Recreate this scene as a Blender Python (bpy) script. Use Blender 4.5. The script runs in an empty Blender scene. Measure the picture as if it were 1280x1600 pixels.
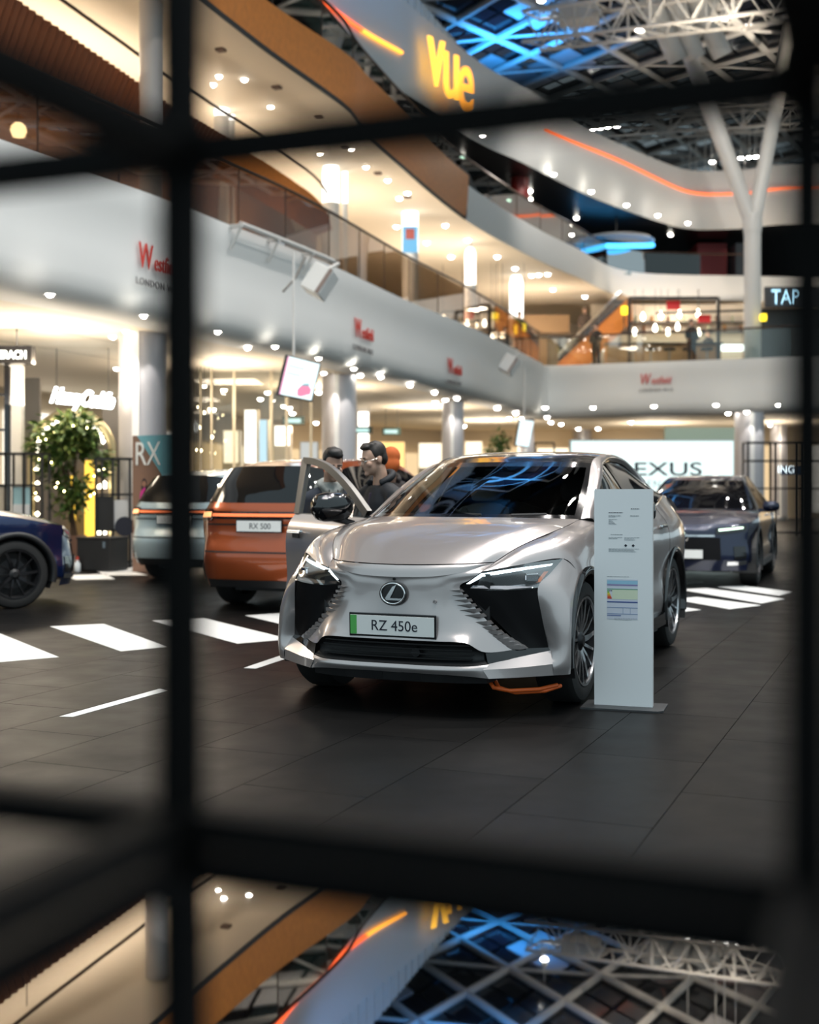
import bpy, bmesh, math, random
from math import sin, cos, pi, radians, sqrt, atan2
from mathutils import Vector, Matrix
random.seed(7)
SC = bpy.context.scene
COL = SC.collection
# ------------------------------------------------------------------ camera
FPX, HC, YH = 1903.6, 1.297, 763.5          # focal length in pixels (1280x1600), eye height, horizon row
cd = bpy.data.cameras.new('camera')
cam = bpy.data.objects.new('camera', cd); COL.objects.link(cam)
cam.location = (0, 0, HC); cam.rotation_euler = (pi / 2, 0, 0)
cd.sensor_fit = 'VERTICAL'; cd.lens = 35.0
cd.sensor_height = 35.0 * 1600 / FPX; cd.sensor_width = cd.sensor_height * 0.8
cd.shift_y = -(800 - YH) / 1600.0
cd.clip_start = 0.02; cd.clip_end = 400
cd.dof.use_dof = True; cd.dof.focus_distance = 7.2; cd.dof.aperture_fstop = 1.25
SC.camera = cam
# ------------------------------------------------------------------ world, colour management
w = bpy.data.worlds.new('world'); SC.world = w; w.use_nodes = True
w.node_tree.nodes['Background'].inputs[0].default_value = (0.72, 0.92, 1.0, 1)
w.node_tree.nodes['Background'].inputs[1].default_value = 0.68
SC.view_settings.view_transform = 'Standard'; SC.view_settings.look = 'None'
SC.view_settings.gamma = 1.0; SC.view_settings.exposure = 0.3
SC.view_settings.use_curve_mapping = False
SC.cycles.use_denoising = True
SC.cycles.max_bounces = 7; SC.cycles.diffuse_bounces = 3; SC.cycles.glossy_bounces = 4
SC.cycles.transparent_max_bounces = 12; SC.cycles.transmission_bounces = 4
SC.cycles.sample_clamp_indirect = 4.0
SC.cycles.caustics_reflective = False; SC.cycles.caustics_refractive = False

def light(name, kind, loc, energy, color=(1, 1, 1), size=1.0, sy=None, aim=(0, 0, -1), spread=None, angle=None, blend=.5):
    d = bpy.data.lights.new(name, kind); d.energy = energy; d.color = color
    if kind == 'AREA':
        d.shape = 'RECTANGLE' if sy else 'SQUARE'; d.size = size
        if sy: d.size_y = sy
        if spread: d.spread = spread
    elif kind == 'SPOT':
        d.spot_size = angle; d.spot_blend = blend; d.shadow_soft_size = size
    else: d.shadow_soft_size = size
    o = bpy.data.objects.new(name, d); COL.objects.link(o); o.location = loc
    o.rotation_euler = Vector(aim).to_track_quat('-Z', 'Y').to_euler()
    return o
WARM = (1.0, .86, .68)
# lamps of the atrium, hung below the roof
for x_, y_ in ((-1.5, 3.5), (1.8, 3.0), (5.0, 4.0), (-1.0, 8.0), (2.6, 7.5), (6.0, 8.5), (0.5, 13), (4.5, 13.5), (8.0, 14), (2.5, 19), (6.5, 20), (10.5, 21), (5.5, 26), (10, 27), (14.5, 28)):
    light('atrium_lamp', 'SPOT', (x_, y_, 15.8), 1200, (1, .95, .9), .16, angle=radians(120), blend=.7)
# ceiling lamps of the ground floor arcade
for x_, y_ in ((-7.5, 14), (-6.5, 20), (-4.5, 26), (-2.5, 32), (0.5, 40), (3, 48), (10, 50), (15, 49)):
    light('arcade_lamp', 'AREA', (x_, y_, 3.93), 120, WARM, 1.6)
    light('arcade_ceiling_fill', 'AREA', (x_ + .1, y_ + .2, 2.7), 110, WARM, 1.6, aim=(.1, 0, 1))  # upward fill without a fixture, added to brighten the arcade ceiling
# ceiling lamps of the first floor gallery; upward fills added to brighten its ceiling
for x_, y_ in ((-8.5, 17), (-6.5, 22), (-4.5, 27), (-2.0, 33), (1.0, 40), (5, 48.5), (11, 50), (16, 49)):
    light('gallery_lamp', 'AREA', (x_, y_, 9.1), 130, WARM, 1.4)
    light('gallery_ceiling_fill', 'AREA', (x_, y_, 6.15), 125, WARM, 1.4, aim=(0, 0, 1))
light('second_floor_light', 'AREA', (6, 47, 12.2), 60, (.8, .9, 1), 1.5)
light('second_floor_light', 'AREA', (3.6, 41, 12.3), 90, (1, .9, .8), 1.0)  # extra light, added to brighten the red round column
# spots on the trusses, turned to the far fascias
for x_, y_ in ((7, 37), (10, 35.5), (13, 36)):
    light('truss_spot', 'SPOT', (x_, y_, 15.2), 1500, (1, .94, .86), .15, aim=(.12 * (x_ - 8), .75, -.42), angle=radians(85), blend=.9)
# blue floods on the roof and the ribbed wall
light('blue_flood', 'SPOT', (4.2, 45, 14.6), 3800, (.04, .36, 1.0), .3, aim=(.0, .05, 1), angle=radians(125), blend=.9)
light('blue_flood', 'SPOT', (2.6, 31.5, 15.3), 4200, (.06, .38, 1.0), .3, aim=(-.1, .25, 1), angle=radians(125), blend=.9)
light('blue_flood', 'SPOT', (1.5, 26, 14.0), 500, (.30, .50, 1.0), .3, aim=(-.6, .7, .6), angle=radians(90), blend=.9)
light('truss_fill', 'SPOT', (8.5, 33, 12.5), 1300, (1, .86, .68), .3, aim=(.0, .55, 1), angle=radians(80), blend=.9)  # warm fill added so the truss does not turn blue
light('roof_flood', 'SPOT', (15, 42, 14.5), 2000, (1, .88, .72), .3, aim=(.15, .35, 1), angle=radians(140), blend=.8)

# ------------------------------------------------------------------ helpers
def at(px, py, Y):
    """point of the place seen at a pixel of the photograph, at distance Y ahead"""
    return Vector(((px - 640) / FPX * Y, Y, HC + (YH - py) / FPX * Y))
def ground(px, py, z=0.0):
    Y = FPX * (HC - z) / (py - YH)
    return Vector(((px - 640) / FPX * Y, Y, z))

MATS = {}
def mat(name, col=(.5, .5, .5), rough=.5, metal=0., coat=0., emit=None, es=0., spec=.5, bump=None, noise=None, ior=None, alpha=None):
    if name in MATS: return MATS[name]
    m = bpy.data.materials.new(name); m.use_nodes = True
    nt = m.node_tree; b = nt.nodes['Principled BSDF']
    b.inputs['Base Color'].default_value = (*col, 1); b.inputs['Roughness'].default_value = rough
    b.inputs['Metallic'].default_value = metal; b.inputs['Coat Weight'].default_value = coat
    b.inputs['Coat Roughness'].default_value = .04; b.inputs['Specular IOR Level'].default_value = spec
    if emit: b.inputs['Emission Color'].default_value = (*emit, 1); b.inputs['Emission Strength'].default_value = es
    if noise:                      # (scale, amount): gentle mottling of the base colour
        tc = nt.nodes.new('ShaderNodeTexCoord'); n = nt.nodes.new('ShaderNodeTexNoise'); n.inputs['Scale'].default_value = noise[0]
        n.inputs['Detail'].default_value = 6
        mp = nt.nodes.new('ShaderNodeMapRange'); mp.inputs['To Min'].default_value = 1 - noise[1]; mp.inputs['To Max'].default_value = 1 + noise[1]
        mx = nt.nodes.new('ShaderNodeMix'); mx.data_type = 'RGBA'; mx.blend_type = 'MULTIPLY'; mx.inputs[0].default_value = 1
        nt.links.new(tc.outputs['Object'], n.inputs['Vector']); nt.links.new(n.outputs['Fac'], mp.inputs['Value'])
        nt.links.new(mp.outputs[0], mx.inputs[7]); mx.inputs[6].default_value = (*col, 1)
        nt.links.new(mx.outputs[2], b.inputs['Base Color'])
    if bump:                       # (scale, strength)
        tc = nt.nodes.new('ShaderNodeTexCoord'); n = nt.nodes.new('ShaderNodeTexNoise'); n.inputs['Scale'].default_value = bump[0]
        bp = nt.nodes.new('ShaderNodeBump'); bp.inputs['Strength'].default_value = bump[1]; bp.inputs['Distance'].default_value = .01
        nt.links.new(tc.outputs['Object'], n.inputs['Vector']); nt.links.new(n.outputs['Fac'], bp.inputs['Height'])
        nt.links.new(bp.outputs[0], b.inputs['Normal'])
    MATS[name] = m
    return m
def glass(name, tint=(.5, .5, .5), refl=.12, rough=.01):
    """thin pane: tinted see-through plus a mirror-like reflection that grows at grazing angles"""
    if name in MATS: return MATS[name]
    m = bpy.data.materials.new(name); m.use_nodes = True; nt = m.node_tree
    for n in list(nt.nodes): nt.nodes.remove(n)
    out = nt.nodes.new('ShaderNodeOutputMaterial'); tr = nt.nodes.new('ShaderNodeBsdfTransparent'); gl = nt.nodes.new('ShaderNodeBsdfGlossy')
    tr.inputs[0].default_value = (*tint, 1); gl.inputs['Roughness'].default_value = rough
    fr = nt.nodes.new('ShaderNodeLayerWeight'); fr.inputs[0].default_value = .35
    mp = nt.nodes.new('ShaderNodeMapRange'); mp.inputs['To Min'].default_value = refl * .45; mp.inputs['To Max'].default_value = min(1, refl * 4)
    mx = nt.nodes.new('ShaderNodeMixShader')
    nt.links.new(fr.outputs['Fresnel'], mp.inputs['Value']); nt.links.new(mp.outputs[0], mx.inputs[0])
    nt.links.new(tr.outputs[0], mx.inputs[1]); nt.links.new(gl.outputs[0], mx.inputs[2]); nt.links.new(mx.outputs[0], out.inputs[0])
    MATS[name] = m
    return m
def emis(name, col, s):
    return mat(name, (.02, .02, .02), .6, emit=col, es=s)

def crv(P, n):
    """n+1 points of a Catmull-Rom curve through P"""
    P = [Vector(p) for p in P]
    if len(P) == 2: return [P[0].lerp(P[1], i / n) for i in range(n + 1)]
    Q = [P[0] * 2 - P[1]] + P + [P[-1] * 2 - P[-2]]
    out = []
    for i in range(n + 1):
        t = i / n * (len(P) - 1); k = min(int(t), len(P) - 2); t -= k
        a, b, c, d = Q[k:k + 4]
        out.append(.5 * ((2 * b) + (c - a) * t + (2 * a - 5 * b + 4 * c - d) * t * t + (3 * b - a - 3 * c + d) * t ** 3))
    return out
def surf(rows, nu, nv):
    """dense grid of points through control rows (all of one length)"""
    R = [crv(r, nv) for r in rows]
    cols = [crv([R[i][j] for i in range(len(R))], nu) for j in range(nv + 1)]
    return [[cols[j][i] for j in range(nv + 1)] for i in range(nu + 1)]
def spl(xs, ys, x):
    """smooth 1-D interpolation"""
    if x <= xs[0]: return ys[0]
    if x >= xs[-1]: return ys[-1]
    for k in range(len(xs) - 1):
        if x <= xs[k + 1]: break
    h = xs[k + 1] - xs[k]; t = (x - xs[k]) / h
    m0 = (ys[k + 1] - ys[k - 1]) / (xs[k + 1] - xs[k - 1]) if k > 0 else (ys[1] - ys[0]) / (xs[1] - xs[0])
    m1 = (ys[k + 2] - ys[k]) / (xs[k + 2] - xs[k]) if k + 2 < len(xs) else (ys[-1] - ys[-2]) / (xs[-1] - xs[-2])
    return (2 * t**3 - 3 * t**2 + 1) * ys[k] + (t**3 - 2 * t**2 + t) * h * m0 + (-2 * t**3 + 3 * t**2) * ys[k + 1] + (t**3 - t**2) * h * m1

class MB:
    def __init__(s): s.v = []; s.f = []; s.mrg = False
    def grid(s, G, flip=False):
        o = len(s.v); n = len(G[0])
        for r in G: s.v += [tuple(p) for p in r]
        for i in range(len(G) - 1):
            for j in range(n - 1):
                a = o + i * n + j; q = (a, a + 1, a + n + 1, a + n)
                s.f.append(q[::-1] if flip else q)
        return s
    def sym(s, G):
        """grid and its mirror image in x"""
        s.mrg = True; s.grid(G); s.grid([[(-p[0], p[1], p[2]) for p in r] for r in G], True); return s
    def side(s, G, sg):
        return s.grid([[(p[0] * sg, p[1], p[2]) for p in r] for r in G], sg < 0)
    def poly(s, P):
        o = len(s.v); s.v += [tuple(p) for p in P]; s.f.append(tuple(range(o, o + len(P)))); return s
    def box(s, c, d, rz=0, rx=0, ry=0):
        o = len(s.v); M = Matrix.Rotation(rz, 3, 'Z') @ Matrix.Rotation(ry, 3, 'Y') @ Matrix.Rotation(rx, 3, 'X')
        for k in range(8):
            p = M @ Vector(((k & 1) - .5, (k >> 1 & 1) - .5, (k >> 2) - .5)) if False else M @ Vector((((k & 1) - .5) * d[0], ((k >> 1 & 1) - .5) * d[1], ((k >> 2) - .5) * d[2]))
            s.v.append(tuple(p + Vector(c)))
        s.f += [tuple(o + i for i in q) for q in ((0, 2, 3, 1), (4, 5, 7, 6), (0, 1, 5, 4), (2, 6, 7, 3), (0, 4, 6, 2), (1, 3, 7, 5))]
        return s
    def hexa(s, P):
        """eight corners: four of one face in order, then the four opposite"""
        o = len(s.v); s.v += [tuple(p) for p in P]
        s.f += [tuple(o + i for i in q) for q in ((3, 2, 1, 0), (4, 5, 6, 7), (0, 1, 5, 4), (1, 2, 6, 5), (2, 3, 7, 6), (3, 0, 4, 7))]
        return s
    def bar(s, a, b, w, h=None):
        """square bar from a to b"""
        a, b = Vector(a), Vector(b); h = h or w; d = (b - a).normalized()
        up = Vector((0, 0, 1)) if abs(d.z) < .95 else Vector((0, 1, 0))
        x = d.cross(up).normalized() * w / 2; y = x.cross(d).normalized() * h / 2
        return s.hexa([a - x - y, a + x - y, a + x + y, a - x + y, b - x - y, b + x - y, b + x + y, b - x + y])
    def tube(s, P, r, n=8, cap=True, closed=False):
        P = [Vector(p) for p in P]; o = len(s.v); R = r if isinstance(r, (list, tuple)) else [r] * len(P); up = None
        m = len(P)
        for i, p in enumerate(P):
            d = (P[(i + 1) % m] - P[i - 1]) if closed else (P[min(i + 1, m - 1)] - P[max(i - 1, 0)])
            d.normalize()
            if up is None: up = Vector((0, 0, 1)) if abs(d.z) < .9 else Vector((0, 1, 0))
            x = d.cross(up)
            if x.length < 1e-5: x = d.cross(Vector((1, 0, 0)))
            x.normalize(); y = x.cross(d).normalized(); up = y
            for k in range(n):
                a = 2 * pi * k / n; s.v.append(tuple(p + (x * cos(a) + y * sin(a)) * R[i]))
        for i in range(m if closed else m - 1):
            for k in range(n):
                a = o + i * n + k; b = o + i * n + (k + 1) % n; i2 = (i + 1) % m
                s.f.append((a, b, o + i2 * n + (k + 1) % n, o + i2 * n + k))
        if cap and not closed:
            s.f.append(tuple(o + k for k in range(n))[::-1]); s.f.append(tuple(o + (m - 1) * n + k for k in range(n)))
        return s
    def lathe(s, prof, n=24, c=(0, 0, 0), axis='Z', a0=0, a1=2 * pi):
        """profile of (radius, height) turned about an axis"""
        o = len(s.v); full = abs(a1 - a0 - 2 * pi) < 1e-6; m = n if full else n + 1
        for r, z in prof:
            for k in range(m):
                a = a0 + (a1 - a0) * k / n
                p = (r * cos(a), r * sin(a), z) if axis == 'Z' else ((z, r * cos(a), r * sin(a)) if axis == 'X' else (r * cos(a), z, r * sin(a)))
                s.v.append((p[0] + c[0], p[1] + c[1], p[2] + c[2]))
        for i in range(len(prof) - 1):
            for k in range(n):
                k2 = (k + 1) % m
                s.f.append((o + i * m + k, o + i * m + k2, o + (i + 1) * m + k2, o + (i + 1) * m + k))
        return s
    def prism(s, P, d):
        """outline P pushed along d"""
        P = [Vector(p) for p in P]; d = Vector(d); o = len(s.v); n = len(P)
        s.v += [tuple(p) for p in P] + [tuple(p + d) for p in P]
        s.f.append(tuple(range(o, o + n))[::-1]); s.f.append(tuple(range(o + n, o + 2 * n)))
        s.f += [(o + i, o + (i + 1) % n, o + n + (i + 1) % n, o + n + i) for i in range(n)]
        return s
    def mesh(s, name, smooth=None):
        me = bpy.data.meshes.new(name); me.from_pydata(s.v, [], s.f)
        if s.mrg:
            b = bmesh.new(); b.from_mesh(me); bmesh.ops.remove_doubles(b, verts=b.verts, dist=.0004); b.to_mesh(me); b.free()
        if smooth:
            me.polygons.foreach_set('use_smooth', [True] * len(me.polygons)); me.set_sharp_from_angle(angle=radians(smooth))
        return me
    def build(s, name, m, parent=None, smooth=None, solid=0, bevel=0, loc=None, label=None):
        me = s.mesh(name, smooth); me.materials.append(m)
        o = bpy.data.objects.new(name, me); COL.objects.link(o); o.parent = parent
        if loc is not None: o.location = loc
        if solid: md = o.modifiers.new('thick', 'SOLIDIFY'); md.thickness = solid; md.offset = -1
        if bevel: md = o.modifiers.new('bevel', 'BEVEL'); md.width = bevel; md.segments = 2; md.limit_method = 'ANGLE'
        if label: o['label'] = label
        return o
def tag(o, label, cat, group=None, kind=None):
    o['label'] = label; o['category'] = cat
    if group: o['group'] = group
    if kind: o['kind'] = kind
    return o
def struct(o, label=None):
    o['kind'] = 'structure'
    if label: o['label'] = label
    return o
def empty(name, loc=(0, 0, 0), rz=0, label=None, cat=None, group=None):
    o = bpy.data.objects.new(name, None); COL.objects.link(o); o.location = loc; o.rotation_euler = (0, 0, rz); o.empty_display_size = .1
    if label: tag(o, label, cat, group)
    return o
def copy_tree(o, parent=None):
    c = o.copy(); COL.objects.link(c); c.parent = parent
    for ch in [x for x in o.children]: copy_tree(ch, c)
    return c
def text(name, s, size, m, parent=None, loc=(0, 0, 0), rot=(pi / 2, 0, 0), ext=.002, ax='CENTER', sx=1, shear=0, space=1, off=0, label=None):
    c = bpy.data.curves.new(name, 'FONT'); c.body = s; c.size = size; c.extrude = ext; c.align_x = ax; c.align_y = 'CENTER'; c.shear = shear
    c.space_character = space; c.offset = off
    t = bpy.data.objects.new(name, c); COL.objects.link(t)
    dg = bpy.context.evaluated_depsgraph_get(); dg.update()
    me = bpy.data.meshes.new_from_object(t.evaluated_get(dg)); bpy.data.objects.remove(t)
    me.materials.clear(); me.materials.append(m)
    o = bpy.data.objects.new(name, me); COL.objects.link(o); o.parent = parent; o.location = loc; o.rotation_euler = rot; o.scale = (sx, 1, 1)
    if label: o['label'] = label
    return o
ORD = ('first', 'second', 'third', 'fourth', 'fifth', 'sixth', 'seventh', 'eighth', 'ninth', 'tenth', 'eleventh', 'twelfth', 'thirteenth', 'fourteenth', 'fifteenth', 'sixteenth', 'seventeenth', 'eighteenth')
def by_anchor(pts, anchors, noun):
    """labels that single out look-alikes: nearest landmark, then place from the left"""
    near_ = [min(anchors, key=lambda a: (a[0] - x)**2 + (a[1] - y)**2)[2] for x, y in pts]; out = []
    for (x, y), n_ in zip(pts, near_):
        grp = sorted(q for q, m_ in zip(pts, near_) if m_ == n_); k_ = grp.index((x, y))
        out.append('%s %s%s' % (noun, n_, '' if len(grp) == 1 else ', %s from the left there' % ORD[k_]))
    return out
# ------------------------------------------------------------------ shared car materials
def paint(name, c, metal=.55, rough=.32):
    return mat(name, c, rough, metal, coat=1.0)
M_BLK = mat('gloss_black', (.006, .006, .007), .12, coat=.6)
M_SAT = mat('satin_black', (.012, .012, .013), .5)
M_RUB = mat('tyre_rubber', (.012, .012, .012), .75)
M_CHR = mat('chrome', (.75, .75, .76), .12, 1.0)
M_ALU = mat('machined_alloy', (.62, .63, .65), .22, 1.0)
M_DRIM = mat('dark_alloy', (.03, .03, .033), .3, .8)
M_WGL = glass('windscreen_glass', (.30, .34, .34), .22)
M_SGL = glass('side_glass', (.10, .11, .11), .25)
M_DGL = mat('privacy_glass', (.004, .004, .005), .03, spec=.6)
M_CLR = glass('clear_lens', (.85, .88, .9), .09)
M_DRL = emis('daytime_light', (.75, .93, 1.0), 5.0)
M_AMB = mat('amber_reflector', (.5, .12, .02), .2)
M_PLT = mat('plate_white', (.86, .86, .84), .4)
M_INK = mat('dark_ink', (.01, .012, .025), .5)
M_GRN = mat('plate_green', (.10, .45, .10), .45)
M_INT = mat('cabin_dark', (.015, .015, .016), .6)
M_SEAT = mat('seat_leather', (.16, .15, .145), .55)
M_ORG = mat('orange_cable', (.75, .13, .02), .45)
M_DISC = mat('brake_disc', (.10, .10, .105), .45, .8)

def make_wheel(name, R=.372, W=.235, rr=.27, spokes=15, m1=None, m2=None):
    """wheel whose outer face looks along +x, centred on the axle; parts: tyre, rim, spoke, hub_cap, brake_disc"""
    e = empty(name)
    m1 = m1 or M_ALU; m2 = m2 or M_DRIM; w = W / 2
    MB().lathe([(rr, w - .012), (rr + .012, w + .002), (R - .055, w + .006), (R - .018, w - .006), (R, w - .035), (R, -w + .035), (R - .02, -w + .006), (rr, -w)], 40, axis='X').build('tyre', M_RUB, e, 40)
    b = MB().lathe([(rr + .002, w - .008), (rr - .012, w - .006), (rr - .02, w - .03), (rr - .035, w - .10), (rr - .035, -w + .02)], 40, axis='X')
    b.build('rim', m2, e, 35)
    MB().lathe([(rr + .004, w - .006), (rr + .002, w + .003), (rr - .012, w + .001), (rr - .014, w - .01)], 40, axis='X').build('rim_lip', m1, e, 35)
    MB().lathe([(.02, w - .125), (rr - .10, w - .125)], 32, axis='X').build('brake_disc', M_DISC, e)
    MB().lathe([(.001, w - .15), (rr - .03, w - .15)], 32, axis='X').build('wheel_back', M_SAT, e)
    me = {}
    for k in range(spokes):
        a = 2 * pi * k / spokes; big = k % 3 == 0
        hw = .017 if big else .009
        r0, r1 = .05, rr - .012; q = MB()
        tw = .10
        pts = []
        for (r, x, h) in ((r0, w - .035, hw * 1.2), (.14, w - .018, hw), (r1, w - .012, hw * .8)):
            aa = tw * (r / r1)
            cx_, cz_ = r * cos(aa), r * sin(aa)
            tx, tz = -sin(aa) * h, cos(aa) * h
            pts.append([(x, cx_ - tx, cz_ - tz), (x, cx_ + tx, cz_ + tz), (x - .035, cx_ + tx, cz_ + tz), (x - .035, cx_ - tx, cz_ - tz), (x, cx_ - tx, cz_ - tz)])
        q.grid(pts)
        if big not in me:
            ms = q.mesh('spoke'); ms.materials.append(m1); me[big] = ms
        o = bpy.data.objects.new('spoke', me[big]); COL.objects.link(o); o.parent = e; o.rotation_euler = (a, 0, 0)
    MB().lathe([(.001, w - .012), (.03, w - .012), (.038, w - .02), (.06, w - .03), (.065, w - .06)], 20, axis='X').build('hub_cap', m2, e, 35)
    return e
def put_wheel(proto, car, x, y, z, steer=0):
    """the part 'wheel' of a car: its pieces are joined under the car as part > sub-part"""
    wh = copy_tree(proto, car); wh.name = 'wheel'
    wh.location = (x, y, z); wh.rotation_euler = (0, 0, (0 if x > 0 else pi) + steer)
    return wh
def drop_tree(o):
    for c in list(o.children): drop_tree(c)
    bpy.data.objects.remove(o)

def arch_ring(mb, sg, yc, r0, r1, xo, xi, a0=-14, a1=194, n=36, zc=.372):
    G = []
    for i in range(n + 1):
        a = radians(a0 + (a1 - a0) * i / n); c, s_ = cos(a), sin(a)
        G.append([(x, yc + r * c, zc + r * s_) for x, r in ((xo - .014, r1), (xo, r1 - .014), (xo + .004, (r0 + r1) / 2), (xo, r0 + .01), (xo - .015, r0), (xi, r0))])
    mb.side(G, sg)
    return mb
def well(mb, sg, yc, r, x0, x1, zc=.372, n=24):
    G = [[(x, yc + r * cos(radians(-25 + 230 * i / n)), zc + r * sin(radians(-25 + 230 * i / n))) for x in (x0, x1)] for i in range(n + 1)]
    mb.side(G, sg)
    mb.poly([(sg * x1, yc + r * cos(radians(-25 + 230 * i / n)), zc + r * sin(radians(-25 + 230 * i / n))) for i in range(n + 1)])

def emblem(parent, loc, size, tilt=0, dark=True):
    """oval badge with a slanted L, built in the x-z plane, facing -y"""
    e = empty('badge', loc); e.parent = parent; e.rotation_euler = (tilt, 0, 0)
    rx, rz = size, size * .80
    o = [(rx * 1.08 * cos(2 * pi * k / 40), 0, rz * 1.1 * sin(2 * pi * k / 40)) for k in range(40)]
    MB().prism(o, (0, -.008, 0)).build('badge_base', M_BLK, e)
    MB().tube([(rx * .93 * cos(2 * pi * k / 40), -.012, rz * .93 * sin(2 * pi * k / 40)) for k in range(40)], size * .075, 8, closed=True).build('badge_ring', M_CHR, e, 60)
    L = [(.28, .80), (-.02, .62), (-.58, -.42), (-.50, -.60), (.70, -.60), (.78, -.42), (-.20, -.42), (.10, .30)]
    MB().prism([(a * rx, -.008, b * rz) for a, b in L], (0, -.008, 0)).build('badge_letter', M_CHR, e)
    return e
def plate(parent, loc, txt, rz=0, tilt=0, green=False, w=.52, h=.111, size=.085):
    e = empty('number_plate', loc); e.parent = parent; e.rotation_euler = (tilt, 0, rz)
    MB().box((0, .004, 0), (w + .022, .012, h + .026)).build('plate_frame', M_BLK, e, bevel=.004)
    MB().box((0, -.004, 0), (w, .008, h)).build('plate_face', M_PLT, e)
    if green: MB().box((-w / 2 + .02, -.0055, 0), (.04, .008, h - .002)).build('green_band', M_GRN, e)
    if txt: text('plate_lettering', txt, size, M_INK, e, (.015, -.0085, -.003), ext=.001, sx=.98)
    return e

# ------------------------------------------------------------------ the silver car
TH = radians(22.64)
CAR = empty('electric_suv', (.2245, 7.7505, 0), -TH, 'silver electric SUV with its door open, showing plate RZ 450e', 'car')
P_SIL = paint('silver_paint', (.445, .405, .40), .6, .28)
def Sx(y, z):
    W = spl([-.2, .6, 1.4, 2.2, 2.6, 2.85, 3.2, 3.5, 3.75, 3.9], [.935, .912, .915, .918, .935, .945, .935, .905, .85, .78], y)
    V = spl([.25, .43, .6, .75, .85, .93, 1.0, 1.05, 1.10, 1.15, 1.2, 1.3], [-.02, .008, -.014, -.006, 0, -.004, -.02, -.045, -.085, -.12, -.15, -.20], z)
    return W + V
BELT = lambda y: spl([.6, 1.4, 2.0, 2.6, 3.0, 3.3, 3.55, 3.75], [1.085, 1.095, 1.11, 1.15, 1.21, 1.24, 1.20, 1.12], y)

hood = [[(0, -.78, .862), (.17, -.768, .864), (.32, -.73, .868), (.435, -.66, .871), (.52, -.55, .874)],
        [(0, -.56, .948), (.175, -.553, .95), (.345, -.53, .954), (.485, -.475, .957), (.592, -.40, .943)],
        [(0, -.34, 1.018), (.2, -.335, 1.021), (.39, -.318, 1.025), (.54, -.285, 1.024), (.655, -.24, .99)],
        [(0, -.14, 1.07), (.22, -.13, 1.073), (.43, -.105, 1.074), (.60, -.07, 1.068), (.72, -.01, 1.037)],
        [(0, 0., 1.10), (.23, .015, 1.102), (.46, .07, 1.10), (.63, .16, 1.092), (.745, .25, 1.07)],
        [(0, .06, 1.115), (.24, .08, 1.115), (.47, .17, 1.113), (.64, .31, 1.107), (.745, .50, 1.098)]]
MB().sym(surf(hood, 30, 20)).build('bonnet', P_SIL, CAR, 60)
shut = hood[0]; crease = [(0, -.812, .79), (.16, -.80, .793), (.30, -.765, .805), (.42, -.695, .834), (.515, -.56, .866)]
sh2 = [(p[0] * .995, p[1] - .004, p[2] - .006) for p in shut]
midr = [(0, -.803, .83), (.165, -.79, .832), (.31, -.752, .84), (.43, -.68, .855), (.518, -.555, .869)]
MB().sym(surf([sh2, midr, crease], 8, 20)).build('nose_panel', P_SIL, CAR, 60)
face = [crease,
        [(0, -.808, .778), (.15, -.80, .78), (.27, -.775, .788), (.385, -.73, .806), (.488, -.672, .828)],
        [(0, -.806, .75), (.13, -.804, .752), (.245, -.785, .757), (.335, -.752, .766), (.43, -.708, .780)],
        [(0, -.808, .70), (.12, -.806, .70), (.23, -.79, .705), (.31, -.765, .715), (.372, -.735, .733)],
        [(0, -.816, .61), (.17, -.808, .608), (.31, -.778, .605), (.40, -.735, .605), (.46, -.69, .61)],
        [(0, -.826, .50), (.22, -.818, .50), (.40, -.785, .495), (.50, -.72, .487), (.575, -.64, .48)],
        [(0, -.845, .435), (.25, -.842, .435), (.437, -.825, .432), (.535, -.75, .376), (.70, -.575, .385)]]
FB = MB().sym(surf(face, 30, 24)).build('front_face', P_SIL, CAR, 60)
# fins along the edge of the face
EDGE = crv([r[-1] for r in face[3:]], 40)
for sg in (1, -1):
    for i in range(13):
        t = .06 + .93 * i / 12; p = EDGE[int(t * 40)]; s_ = t
        L1 = .02 + .05 * s_; L0 = .06 + .10 * s_; hz = .009 + .009 * s_
        ins = Vector((p.x - L0 * .9, p.y - .66 * L0 * .9 - .006, p.z + .004)); tip = Vector((p.x + L1 * .55, p.y + .01 * 1, p.z - .004))
        q = [ins, p + Vector((0, -.034, hz)), tip, p + Vector((0, -.030, -hz * .6)), p + Vector((0, .03, hz)), p + Vector((0, .03, -hz * .6))]
        q = [(v.x * sg, v.y, v.z) for v in q]
        f = MB(); f.v = q; f.f = [(0, 1, 3), (1, 2, 3), (1, 4, 2), (3, 2, 5), (0, 4, 1), (0, 3, 5), (4, 5, 2), (0, 5, 4)]
        f.build('grille_fin', P_SIL, FB)
def uvpt(S, u, v):
    n, m = len(S) - 1, len(S[0]) - 1
    a, b = u * m, v * n; i, j = min(int(b), n - 1), min(int(a), m - 1); b -= i; a -= j
    return (S[i][j] * (1 - a) + S[i][j + 1] * a) * (1 - b) + (S[i + 1][j] * (1 - a) + S[i + 1][j + 1] * a) * b
HT = [(.49, -.68, .825), (.62, -.56, .853), (.75, -.42, .873), (.852, -.28, .885)]
HM = [(.43, -.725, .775), (.58, -.635, .785), (.722, -.535, .80), (.818, -.43, .808)]
HB = [(.372, -.735, .733), (.535, -.665, .717), (.68, -.61, .722), (.78, -.55, .733)]
LENS = surf([HT, HM, HB], 10, 24)
BACK = [[p + Vector((-.01, .045, 0)) for p in r] for r in LENS]
def strip(pts, th=.01, d=.02):
    """flat lamp piece following the lens, from (u, v) corners"""
    return [uvpt(LENS, u, v) + Vector((-.004, d, 0)) for u, v in pts]
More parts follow.
